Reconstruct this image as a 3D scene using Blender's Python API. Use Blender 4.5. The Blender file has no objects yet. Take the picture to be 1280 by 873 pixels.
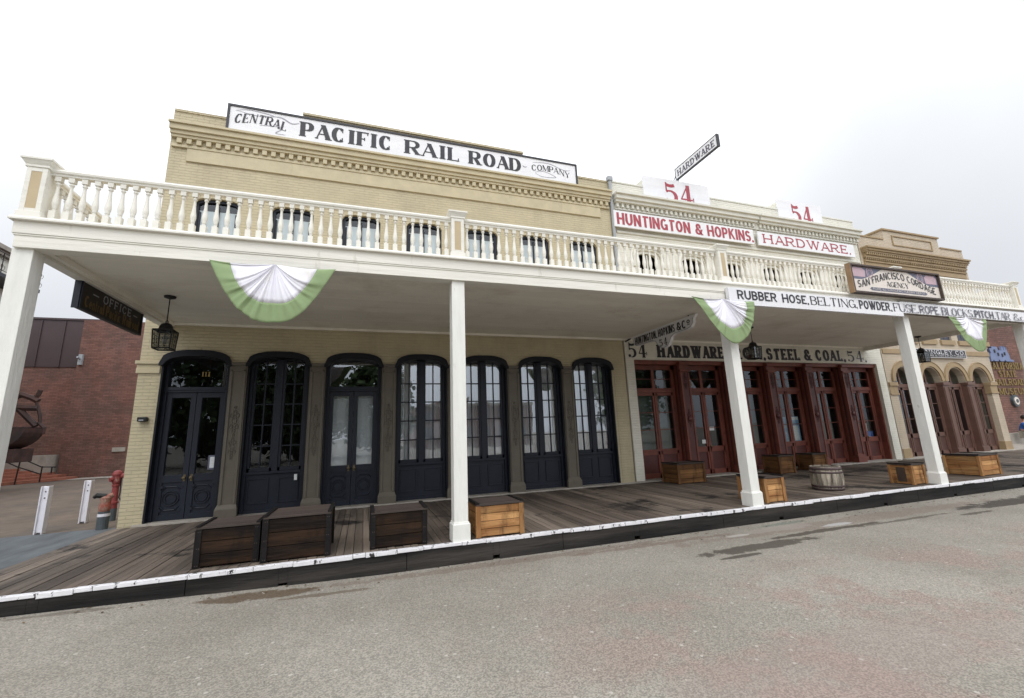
import bpy, bmesh, math, random
from mathutils import Vector, Matrix
random.seed(7)
R = math.radians
scn = bpy.context.scene
COL = scn.collection
# ------------------------------------------------------------------ camera
EYE = (0.0, 0.0, 1.6)
FPX = 541.22                       # focal length for a 1280 px wide frame
YAW, PITCH, ROLL = 0.331354, 0.206065, -0.0389246
_f = Vector((math.sin(YAW)*math.cos(PITCH), math.cos(YAW)*math.cos(PITCH), math.sin(PITCH)))
_r = Vector((math.cos(YAW), -math.sin(YAW), 0))
_u = _r.cross(_f)
c_, s_ = math.cos(ROLL), math.sin(ROLL)
CR, CU, CF = c_*_r + s_*_u, -s_*_r + c_*_u, _f
cam_data = bpy.data.cameras.new("camera")
cam = bpy.data.objects.new("camera", cam_data)
COL.objects.link(cam)
m = Matrix((CR, CU, -CF)).transposed().to_4x4()
m.translation = Vector(EYE)
cam.matrix_world = m
cam_data.sensor_width = 36
cam_data.lens = FPX/1280*36
cam_data.shift_y = -10/1280
cam_data.clip_start = 0.05
cam_data.clip_end = 2000
scn.camera = cam
def at(u, v, ax, c):
    "point of the plane axis=c seen at pixel (u, v) of the 1280 px photograph"
    d = CR*((u-640)/FPX) - CU*((v-426.5)/FPX) + CF
    t = (c-EYE[ax])/d[ax]
    return Vector(EYE) + d*t
# ------------------------------------------------------------------ world
W = bpy.data.worlds.new("World"); scn.world = W
W.use_nodes = True
nt = W.node_tree; N = nt.nodes; L = nt.links
for n in list(N): N.remove(n)
out = N.new('ShaderNodeOutputWorld'); bg = N.new('ShaderNodeBackground'); bg.inputs[1].default_value = 0.1
L.new(bg.outputs[0], out.inputs[0])
sky = N.new('ShaderNodeTexSky'); sky.sky_type = 'NISHITA'; sky.sun_disc = False
SUN_EL, SUN_AZ = 55, 200            # azimuth clockwise from +Y
sky.sun_elevation = R(SUN_EL); sky.sun_rotation = R(SUN_AZ)
tc = N.new('ShaderNodeTexCoord'); sp = N.new('ShaderNodeSeparateXYZ'); L.new(tc.outputs['Generated'], sp.inputs[0])
rmp = N.new('ShaderNodeValToRGB'); L.new(sp.outputs[2], rmp.inputs[0])
e = rmp.color_ramp.elements
e[0].position = 0.0; e[0].color = (.76, .80, .88, 1)
e[1].position = 0.75; e[1].color = (.95, .98, 1.03, 1)
x = e.new(0.22); x.color = (.90, .925, .97, 1)
x = e.new(0.5); x.color = (.95, .975, 1.0, 1)
# brighter part of the cloud deck
vm = N.new('ShaderNodeVectorMath'); vm.operation = 'DOT_PRODUCT'
L.new(tc.outputs['Generated'], vm.inputs[0]); vm.inputs[1].default_value = Vector((0.22, .80, .56)).normalized()
mr = N.new('ShaderNodeMapRange'); mr.interpolation_type = 'SMOOTHSTEP'
mr.inputs[1].default_value = .74; mr.inputs[2].default_value = .98; mr.inputs[3].default_value = 0; mr.inputs[4].default_value = 5.0
L.new(vm.outputs['Value'], mr.inputs[0])
# brighter behind the camera (towards the veiled sun)
vm2 = N.new('ShaderNodeVectorMath'); vm2.operation = 'DOT_PRODUCT'
L.new(tc.outputs['Generated'], vm2.inputs[0]); vm2.inputs[1].default_value = Vector((-0.15, -.35, .93)).normalized()
mr2 = N.new('ShaderNodeMapRange'); mr2.interpolation_type = 'SMOOTHSTEP'
mr2.inputs[1].default_value = -.1; mr2.inputs[2].default_value = .9; mr2.inputs[3].default_value = 0; mr2.inputs[4].default_value = 13
L.new(vm2.outputs['Value'], mr2.inputs[0])
ns = N.new('ShaderNodeTexNoise'); ns.inputs['Scale'].default_value = 1.6; ns.inputs['Detail'].default_value = 5
L.new(tc.outputs['Generated'], ns.inputs[0])
mr3 = N.new('ShaderNodeMapRange'); mr3.inputs[3].default_value = .80; mr3.inputs[4].default_value = 1.20
L.new(ns.outputs[0], mr3.inputs[0])
ad = N.new('ShaderNodeMath'); ad.operation = 'ADD'; L.new(mr.outputs[0], ad.inputs[0]); L.new(mr2.outputs[0], ad.inputs[1])
ad2 = N.new('ShaderNodeMath'); ad2.operation = 'ADD'; ad2.inputs[1].default_value = 8.9; L.new(ad.outputs[0], ad2.inputs[0])
ml = N.new('ShaderNodeMath'); ml.operation = 'MULTIPLY'; L.new(ad2.outputs[0], ml.inputs[0]); L.new(mr3.outputs[0], ml.inputs[1])
vs = N.new('ShaderNodeVectorMath'); vs.operation = 'SCALE'; L.new(rmp.outputs[0], vs.inputs[0]); L.new(ml.outputs[0], vs.inputs['Scale'])
mx = N.new('ShaderNodeMix'); mx.data_type = 'RGBA'; mx.inputs[0].default_value = .93
L.new(sky.outputs[0], mx.inputs[6]); L.new(vs.outputs[0], mx.inputs[7]); L.new(mx.outputs[2], bg.inputs[0])
sd = bpy.data.lights.new("sun", 'SUN'); sd.energy = 0.9; sd.angle = R(25); sd.color = (1, .97, .92)
so = bpy.data.objects.new("sun", sd); COL.objects.link(so)
sdir = Vector((math.sin(R(SUN_AZ))*math.cos(R(SUN_EL)), math.cos(R(SUN_AZ))*math.cos(R(SUN_EL)), math.sin(R(SUN_EL))))
so.rotation_euler = sdir.to_track_quat('Z', 'Y').to_euler()
scn.view_settings.view_transform = 'Standard'; scn.view_settings.look = 'None'
scn.view_settings.exposure = 0.0; scn.view_settings.gamma = 1
scn.view_settings.use_curve_mapping = False
scn.render.engine = 'CYCLES'
scn.cycles.max_bounces = 8; scn.cycles.diffuse_bounces = 5; scn.cycles.transparent_max_bounces = 16
# ------------------------------------------------------------------ materials
def mat(name, base, rough=.6, var=.12, nscale=6, bump=0, spec=.4, brick=None, streak=None, island=0, col2=None, f2=.5, s2=3, metal=0, detail=5, stain=None):
    """procedural paint / wood / stone. brick=(w,h,mortar_bump,colour_var); streak=(axis,scale) long grain; island= value change per loose piece"""
    M = bpy.data.materials.new(name); M.use_nodes = True
    nt = M.node_tree; N = nt.nodes; L = nt.links
    b = N['Principled BSDF']; b.inputs['Roughness'].default_value = rough; b.inputs['Metallic'].default_value = metal
    b.inputs['Specular IOR Level'].default_value = spec
    tc = N.new('ShaderNodeTexCoord'); vec = tc.outputs['Object']
    def mapping(sc):
        mp = N.new('ShaderNodeMapping'); mp.inputs['Scale'].default_value = sc; L.new(vec, mp.inputs[0]); return mp.outputs[0]
    def noise(v, s, d=detail, r=.6):
        n = N.new('ShaderNodeTexNoise'); n.inputs['Scale'].default_value = s; n.inputs['Detail'].default_value = d; n.inputs['Roughness'].default_value = r
        L.new(v, n.inputs[0]); return n.outputs[0]
    def rng(v, a, b_, lo=.3, hi=.7):
        m_ = N.new('ShaderNodeMapRange'); m_.inputs[1].default_value = lo; m_.inputs[2].default_value = hi
        m_.inputs[3].default_value = a; m_.inputs[4].default_value = b_; L.new(v, m_.inputs[0]); return m_.outputs[0]
    def math_(op, a, b_):
        m_ = N.new('ShaderNodeMath'); m_.operation = op
        for i, q in enumerate((a, b_)):
            if isinstance(q, (int, float)): m_.inputs[i].default_value = q
            else: L.new(q, m_.inputs[i])
        return m_.outputs[0]
    def mixc(f, a, b_):
        m_ = N.new('ShaderNodeMix'); m_.data_type = 'RGBA'
        if isinstance(f, (int, float)): m_.inputs[0].default_value = f
        else: L.new(f, m_.inputs[0])
        for i, q in ((6, a), (7, b_)):
            if isinstance(q, tuple): m_.inputs[i].default_value = (*q[:3], 1)
            else: L.new(q, m_.inputs[i])
        return m_.outputs[2]
    col = tuple(base)
    if col2 is not None:
        v = mapping((1, 1, 1))
        if streak:
            sc = [1, 1, 1]; sc[streak[0]] = 1/streak[1]; v = mapping(tuple(sc))
        col = mixc(rng(noise(v, s2, 7, .65), 0, 1, f2-.1, f2+.12), col, tuple(col2))
    # value variation
    v = vec
    if streak:
        sc = [1, 1, 1]; sc[streak[0]] = 1/streak[1]; v = mapping(tuple(sc))
    val = rng(noise(v, nscale), 1-var, 1+var)
    if island:
        g = N.new('ShaderNodeNewGeometry')
        val = math_('MULTIPLY', val, rng(g.outputs['Random Per Island'], 1-island, 1+island, 0, 1))
    hsv = N.new('ShaderNodeHueSaturation')
    if isinstance(col, tuple): hsv.inputs['Color'].default_value = (*col[:3], 1)
    else: L.new(col, hsv.inputs['Color'])
    L.new(val, hsv.inputs['Value']); col = hsv.outputs[0]
    height = None
    if brick:
        bw, bh, bb, cv = brick
        s = N.new('ShaderNodeSeparateXYZ'); L.new(vec, s.inputs[0])
        h = math_('ADD', s.outputs[0], s.outputs[1])
        cb = N.new('ShaderNodeCombineXYZ'); L.new(h, cb.inputs[0]); L.new(s.outputs[2], cb.inputs[1])
        bt = N.new('ShaderNodeTexBrick'); L.new(cb.outputs[0], bt.inputs[0])
        bt.inputs['Scale'].default_value = 1; bt.inputs['Brick Width'].default_value = bw; bt.inputs['Row Height'].default_value = bh
        bt.inputs['Mortar Size'].default_value = bh*.10; bt.inputs['Mortar Smooth'].default_value = .5
        bt.inputs['Color1'].default_value = (1-cv, 1-cv, 1-cv, 1); bt.inputs['Color2'].default_value = (1+cv, 1+cv, 1+cv, 1)
        bt.inputs['Mortar'].default_value = (1-cv*2.2, 1-cv*2.2, 1-cv*2.2, 1)
        mm = N.new('ShaderNodeMix'); mm.data_type = 'RGBA'; mm.blend_type = 'MULTIPLY'; mm.inputs[0].default_value = 1; mm.clamp_result = False
        L.new(col, mm.inputs[6]); L.new(bt.outputs['Color'], mm.inputs[7]); col = mm.outputs[2]
        inv = math_('SUBTRACT', 1, bt.outputs['Fac']); height = math_('MULTIPLY', inv, bb)
    if stain:
        scol, sscale, lo, hi = stain
        col = mixc(rng(noise(mapping((1, 1, .35)), sscale, 8, .7), 0, 1, lo, hi), col, tuple(scol))
    L.new(col, b.inputs['Base Color'])
    if bump or height is not None:
        hn = math_('MULTIPLY', noise(v, nscale*3, 6), bump if bump else .2)
        if height is not None: hn = math_('ADD', hn, height)
        bp = N.new('ShaderNodeBump'); bp.inputs['Strength'].default_value = 1; bp.inputs['Distance'].default_value = .01
        L.new(hn, bp.inputs['Height']); L.new(bp.outputs[0], b.inputs['Normal'])
    return M
def glass_mat(name, tint=(.90, .92, .92), refl=.19, fk=1.0):
    M = bpy.data.materials.new(name); M.use_nodes = True
    nt = M.node_tree; N = nt.nodes; L = nt.links
    for n in list(N): N.remove(n)
    o = N.new('ShaderNodeOutputMaterial'); mx = N.new('ShaderNodeMixShader')
    tr = N.new('ShaderNodeBsdfTransparent'); tr.inputs[0].default_value = (*tint, 1)
    gl = N.new('ShaderNodeBsdfGlossy'); gl.inputs['Roughness'].default_value = .01; gl.inputs[0].default_value = (.9, .95, 1, 1)
    fr = N.new('ShaderNodeFresnel'); fr.inputs[0].default_value = 1.5
    ma = N.new('ShaderNodeMath'); ma.operation = 'ADD'; ma.inputs[1].default_value = refl-.04
    fm = N.new('ShaderNodeMath'); fm.operation = 'MULTIPLY'; fm.inputs[1].default_value = fk; L.new(fr.outputs[0], fm.inputs[0]); L.new(fm.outputs[0], ma.inputs[0]); L.new(ma.outputs[0], mx.inputs[0])
    tcn = N.new('ShaderNodeTexCoord'); nz = N.new('ShaderNodeTexNoise'); nz.inputs['Scale'].default_value = 2.5
    bp = N.new('ShaderNodeBump'); bp.inputs['Distance'].default_value = .0018; bp.inputs['Strength'].default_value = .5
    L.new(tcn.outputs['Object'], nz.inputs[0]); L.new(nz.outputs[0], bp.inputs['Height']); L.new(bp.outputs[0], gl.inputs['Normal'])
    L.new(tr.outputs[0], mx.inputs[1]); L.new(gl.outputs[0], mx.inputs[2]); L.new(mx.outputs[0], o.inputs[0])
    return M
MT = {}
MT['yellow_brick'] = mat('yellow_painted_brick', (.50, .435, .29), .6, .09, 1.6, .2, brick=(.21, .062, .7, .028), stain=((.36, .31, .21), .9, .50, .80))
MT['yellow_trim'] = mat('yellow_painted_trim', (.50, .435, .29), .6, .09, 4, .3, stain=((.30, .27, .2), 3, .60, .8))
MT['white_brick'] = mat('white_painted_brick', (.72, .70, .61), .6, .07, 2, .2, brick=(.21, .062, .7, .022), stain=((.52, .49, .40), 1.4, .55, .85))
MT['white_trim'] = mat('offwhite_painted_trim', (.66, .65, .58), .5, .07, 3, .2, stain=((.42, .40, .35), 3.5, .62, .85))
MT['balcony_white'] = mat('offwhite_wood_paint', (.76, .74, .67), .55, .07, 5, .9, streak=(0, 8), stain=((.46, .43, .36), 5, .60, .80))
MT['baluster_white'] = mat('turned_wood_paint', (.75, .73, .66), .55, .06, 9, .3, stain=((.44, .40, .33), 7, .56, .80))
MT['post_white'] = mat('white_post_paint', (.76, .755, .71), .55, .06, 8, 1.0, streak=(2, 6), stain=((.36, .33, .28), 7, .62, .78))
MT['panel_tan'] = mat('tan_panel_paint', (.50, .40, .25), .6, .06, 4)
MT['ceiling'] = mat('porch_ceiling_paint', (.85, .82, .73), .7, .05, 1.5, .3, streak=(0, 4), island=.03, stain=((.62, .56, .47), .9, .52, .80))
MT['navy'] = mat('dark_navy_paint', (.0155, .0190, .0300), .42, .12, 6, .1, spec=.3)
MT['hood_black'] = mat('black_hood_paint', (.0095, .011, .0155), .5, .12, 6, .1, spec=.25)
MT['iron_grey'] = mat('taupe_ironwork_paint', (.125, .108, .084), .5, .10, 5, .2)
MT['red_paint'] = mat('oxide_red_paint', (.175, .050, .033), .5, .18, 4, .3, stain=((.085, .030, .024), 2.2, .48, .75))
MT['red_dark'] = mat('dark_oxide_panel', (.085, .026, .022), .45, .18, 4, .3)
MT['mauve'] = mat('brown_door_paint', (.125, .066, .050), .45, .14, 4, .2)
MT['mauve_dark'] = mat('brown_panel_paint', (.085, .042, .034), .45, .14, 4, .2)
MT['tan_brick'] = mat('tan_painted_brick', (.50, .42, .315), .6, .08, 2, .2, brick=(.21, .062, .6, .028), stain=((.38, .31, .23), 1.4, .52, .8))
MT['ochre'] = mat('ochre_stone_paint', (.33, .24, .135), .6, .09, 4, .3, stain=((.22, .15, .09), 3, .55, .8))
MT['museum_brick'] = mat('red_museum_brick', (.195, .092, .070), .8, .16, .8, .3, brick=(.28, .095, .8, .20), col2=(.140, .078, .064), f2=.5, s2=.7, stain=((.24, .16, .13), .5, .55, .85))
MT['metal_panel'] = mat('brown_metal_panel', (.055, .035, .038), .5, .1, 1)
MT['concrete'] = mat('concrete', (.36, .33, .29), .85, .12, 5, .5, stain=((.22, .2, .17), 2, .5, .75))
MT['sign_white'] = mat('sign_board_white', (.76, .76, .78), .5, .05, 6, .3, streak=(0, 6), stain=((.55, .54, .55), 6, .6, .85))
MT['sign_black'] = mat('sign_black_paint', (.028, .028, .034), .5, .2, 12)
MT['sign_faded'] = mat('sign_faded_grey_paint', (.085, .085, .11), .6, .25, 12, stain=((.2, .2, .24), 14, .55, .85))
MT['sign_red'] = mat('sign_red_paint', (.36, .055, .075), .5, .15, 12, stain=((.5, .25, .25), 14, .55, .85))
MT['hair_grey'] = mat('scroll_grey_paint', (.33, .33, .37), .6, .1, 10)
MT['gold'] = mat('aged_gold_leaf', (.25, .17, .05), .45, .2, 8, metal=.25)
MT['gold_dim'] = mat('dim_gold_paint', (.15, .095, .03), .5, .2, 9)
MT['sign_brown'] = mat('sign_black_brown_board', (.022, .019, .016), .55, .2, 5)
MT['frame_wood'] = mat('dark_wood_frame', (.06, .04, .03), .55, .25, 8, .4)
MT['frame_ochre'] = mat('worn_wood_edge', (.24, .15, .08), .6, .2, 8, .4)
MT['slate_blue'] = mat('slate_blue_paint', (.14, .145, .20), .6, .12, 8)
MT['cream'] = mat('cream_paint', (.70, .64, .58), .6, .05, 5)
MT['pink'] = mat('faded_pink_paint', (.50, .36, .40), .6, .08, 8)
MT['black_iron'] = mat('black_iron', (.018, .018, .018), .45, .2, 8, .2, metal=.3)
MT['rust'] = mat('rusty_iron', (.065, .032, .026), .75, .3, 3, .6, col2=(.032, .022, .022), f2=.5, s2=2)
MT['plank'] = mat('weathered_planks', (.158, .126, .100), .75, .36, 5, 1.8, streak=(1, 14), island=.34, col2=(.072, .054, .043), f2=.53, s2=1.6, stain=((.024, .019, .016), .62, .54, .60))
MT['black_beam'] = mat('tarred_timber', (.0095, .0088, .0085), .75, .4, 5, 1.5, streak=(0, 10), col2=(.046, .040, .035), f2=.54, s2=3, spec=.25)
MT['white_edge'] = mat('white_edge_paint', (.74, .73, .75), .55, .07, 6, .9, stain=((.035, .03, .03), 11, .575, .60))
def wood(name, c, c2, ax, st=.0, scol=(.03, .02, .015)):
    return mat(name, c, .7, .30, 7, 1.6, spec=.15, streak=(ax, 9), island=.22, col2=c2, f2=.52, s2=6, stain=(scol, 3.4, .52, .70))
MT['crate_dark'] = wood('dark_stained_crate_boards', (.0095, .0062, .0048), (.034, .018, .0095), 0, scol=(.006, .005, .0045))
MT['crate_darkpost'] = mat('blackened_crate_batten', (.0065, .0052, .005), .6, .3, 10, .5, spec=.25)
MT['crate_orange'] = wood('orange_pine_crate_boards', (.30, .135, .050), (.44, .25, .105), 0, scol=(.05, .024, .012))
MT['crate_brown'] = wood('brown_crate_boards', (.105, .048, .019), (.19, .095, .037), 0, scol=(.026, .014, .008))
MT['crate_lid'] = mat('weathered_crate_lid', (.060, .044, .037), .65, .3, 6, 1, streak=(0, 8), island=.25)
MT['stave'] = mat('barrel_staves', (.42, .37, .29), .7, .22, 12, 1, streak=(2, 6), island=.3, col2=(.075, .058, .048), f2=.52, s2=14)
MT['hoop'] = mat('barrel_hoop_iron', (.075, .05, .05), .6, .3, 10, .4)
MT['cloth_white'] = mat('white_bunting_cloth', (.78, .77, .83), .85, .04, 5, stain=((.72, .68, .55), 4, .55, .75))
MT['cloth_green'] = mat('green_bunting_cloth', (.25, .335, .17), .85, .08, 5)
MT['red_pipe'] = mat('red_hydrant_paint', (.24, .045, .045), .6, .3, 9, .3, stain=((.36, .24, .2), 11, .56, .66))
MT['dark_pipe'] = mat('grey_pipe_paint', (.075, .09, .10), .5, .2, 9, .3)
MT['bollard'] = mat('white_bollard_paint', (.72, .71, .76), .5, .05, 6, .2, stain=((.4, .36, .33), 6, .62, .8))
MT['blind'] = mat('white_window_blind', (.88, .90, .95), .8, .05, 2, streak=(2, 5))
MT['blind_grey'] = mat('pale_grey_curtain', (.80, .83, .86), .8, .10, 2, streak=(2, 6))
MT['blind_green'] = mat('grey_green_shade', (.16, .19, .175), .8, .12, 3)
MT['poster_blue'] = mat('blue_poster_paper', (.22, .40, .60), .7, .15, 6, col2=(.5, .55, .6), f2=.58, s2=9)
MT['paper'] = mat('white_notice_paper', (.7, .72, .72), .7, .1, 30)
MT['interior'] = mat('unlit_interior_dark', (.045, .042, .040), .9, .2, 1)  # near-black colour stands in for the dark of the unlit rooms
MT['brass'] = mat('old_brass', (.14, .105, .055), .45, .1, 10, metal=.6)
MT['step_brick'] = mat('terracotta_step_brick', (.30, .115, .075), .8, .15, 2, .3, brick=(.3, .1, .5, .1))
MT['pipe_grey'] = mat('grey_downpipe_paint', (.33, .35, .37), .5, .08, 5)
MT['shutter'] = mat('dark_slate_shutters', (.05, .055, .075), .5, .2, 8)
MT['skin'] = mat('skin', (.42, .24, .17), .55, .05, 8)
MT['hair'] = mat('dark_hair', (.02, .014, .012), .6, .2, 20)
MT['shirt'] = mat('blue_shirt_cloth', (.035, .12, .42), .85, .12, 8)
MT['trousers'] = mat('khaki_trouser_cloth', (.30, .27, .22), .85, .12, 8)
MT['bark'] = mat('tree_bark', (.07, .05, .035), .9, .3, 5, 1)
MT['leaf'] = mat('green_leaves', (.055, .085, .028), .7, .3, 1, island=.4)
GL = glass_mat('window_glass')
GLW = glass_mat('front_window_glass', (.92, .94, .94), .25)
GLL = glass_mat('seeded_lantern_glass', (.52, .52, .50), .07, .12)
GLD = glass_mat('shop_window_glass', (.80, .84, .82), .085, .6)
GLC = glass_mat('dark_window_glass', (.55, .62, .6), .12)
# ------------------------------------------------------------------ mesh helpers
OFF = {}
class MB:
    def __init__(s): s.v = []; s.f = []; s.cuts = []
    def poly(s, pts):
        n = len(s.v); s.v += [tuple(p) for p in pts]; s.f.append(tuple(range(n, n+len(pts)))); return s
    def mesh(s, vs, fs):
        n = len(s.v); s.v += [tuple(p) for p in vs]; s.f += [tuple(i+n for i in f) for f in fs]; return s
    def box(s, x0, x1, y0, y1, z0, z1, M=None):
        if x0 > x1: x0, x1 = x1, x0
        if y0 > y1: y0, y1 = y1, y0
        if z0 > z1: z0, z1 = z1, z0
        vs = [Vector((x, y, z)) for x in (x0, x1) for y in (y0, y1) for z in (z0, z1)]
        if M: vs = [M @ q for q in vs]
        return s.mesh(vs, [(0, 1, 3, 2), (4, 6, 7, 5), (0, 4, 5, 1), (2, 3, 7, 6), (0, 2, 6, 4), (1, 5, 7, 3)])
    def prism(s, pts, d):
        "closed polygon pts (3-D) swept by vector d"
        n = len(pts); a = [Vector(p) for p in pts]; b = [p+Vector(d) for p in a]
        return s.mesh(a+b, [tuple(range(n)), tuple(range(2*n-1, n-1, -1))]+[(i, i+n, (i+1) % n+n, (i+1) % n) for i in range(n)])
    def lathe(s, c, prof, seg=12, a0=0, axis=2, caps=True):
        "prof = [(r, h)] from bottom to top"
        c = Vector(c); rows = []
        vs = []
        for r, h in prof:
            for i in range(seg):
                a = a0+2*math.pi*i/seg
                p = [r*math.cos(a), r*math.sin(a), h]
                if axis == 1: p = [p[0], p[2], p[1]]
                if axis == 0: p = [p[2], p[0], p[1]]
                vs.append(c+Vector(p))
        fs = []
        for k in range(len(prof)-1):
            for i in range(seg):
                j = (i+1) % seg
                fs.append((k*seg+i, k*seg+j, (k+1)*seg+j, (k+1)*seg+i))
        if caps:
            fs.append(tuple(range(seg-1, -1, -1))); q = (len(prof)-1)*seg; fs.append(tuple(range(q, q+seg)))
        return s.mesh(vs, fs)
    def tube(s, pts, r, seg=8, rs=None):
        pts = [Vector(p) for p in pts]; vs = []; n = len(pts); prev = None
        for i, p in enumerate(pts):
            t = (pts[min(i+1, n-1)]-pts[max(i-1, 0)]).normalized()
            ref = prev if prev is not None else (Vector((0, 0, 1)) if abs(t.z) < .9 else Vector((1, 0, 0)))
            a = t.cross(ref).normalized(); b = a.cross(t).normalized(); prev = b
            rr = rs[i] if rs else r
            for k in range(seg):
                an = 2*math.pi*k/seg; vs.append(p+a*rr*math.cos(an)+b*rr*math.sin(an))
        fs = [(i*seg+k, i*seg+(k+1) % seg, (i+1)*seg+(k+1) % seg, (i+1)*seg+k) for i in range(n-1) for k in range(seg)]
        fs += [tuple(range(seg-1, -1, -1)), tuple(range((n-1)*seg, n*seg))]
        return s.mesh(vs, fs)
    def profile(s, x0, x1, prof, miter=0):
        "extrude a (y,z) outline along x"
        a = [(x0, y, z) for y, z in prof]; return s.prism(a, (x1-x0, 0, 0))
    def build(s, name, m, parent=None, smooth=False, bevel=0, fix=True, split=False):
        if len(s.cuts) > 1:                       # one object per word
            cs = s.cuts+[(len(s.v), len(s.f))]; s.cuts = []
            for (v0, f0), (v1, f1) in zip(cs[:-1], cs[1:]):
                q = MB(); q.v = s.v[v0:v1]; q.f = [tuple(i-v0 for i in f) for f in s.f[f0:f1]]
                if q.v: o = q.build(name, m, parent, smooth, bevel, fix)
            return o
        if split:                                 # one object per loose piece
            par = list(range(len(s.v)))
            def root(i):
                while par[i] != i: par[i] = par[par[i]]; i = par[i]
                return i
            for f in s.f:
                for i in f[1:]: par[root(i)] = root(f[0])
            grp = {}
            for f in s.f: grp.setdefault(root(f[0]), []).append(f)
            for fs in grp.values():
                ids = sorted({i for f in fs for i in f}); mp = {j: k for k, j in enumerate(ids)}
                q = MB(); q.v = [s.v[j] for j in ids]; q.f = [tuple(mp[i] for i in f) for f in fs]
                o = q.build(name, m, parent, smooth, bevel, fix)
            return o
        me = bpy.data.meshes.new(name)
        off = OFF.get(parent.name, Vector((0, 0, 0))) if parent else Vector((0, 0, 0))
        me.from_pydata([tuple(Vector(q)-off) for q in s.v], [], s.f)
        if fix:
            bm = bmesh.new(); bm.from_mesh(me); bmesh.ops.recalc_face_normals(bm, faces=bm.faces); bm.to_mesh(me); bm.free()
        me.materials.append(MT[m] if isinstance(m, str) else m)
        if smooth:
            me.polygons.foreach_set('use_smooth', [True]*len(me.polygons))
        o = bpy.data.objects.new(name, me); COL.objects.link(o)
        if parent: o.parent = parent
        OFF[o.name] = off
        if bevel:
            b = o.modifiers.new('bevel', 'BEVEL'); b.width = bevel; b.segments = 2; b.limit_method = 'ANGLE'
        return o
def tag(o, label=None, cat=None, group=None, kind=None):
    if label: o['label'] = label
    if cat: o['category'] = cat
    if group: o['group'] = group
    if kind: o['kind'] = kind
    return o
def thing(name, loc, label, cat, group=None):
    o = bpy.data.objects.new(name, None); o.empty_display_size = .2
    COL.objects.link(o); o.location = loc; OFF[o.name] = Vector(loc)
    return tag(o, label, cat, group)
def kids(o): return [c for c in bpy.data.objects if c.parent == o]
def copy_tree(o, parent=None):
    c = o.copy(); COL.objects.link(c); c.parent = parent
    for k in kids(o): copy_tree(k, c)
    return c
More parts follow.
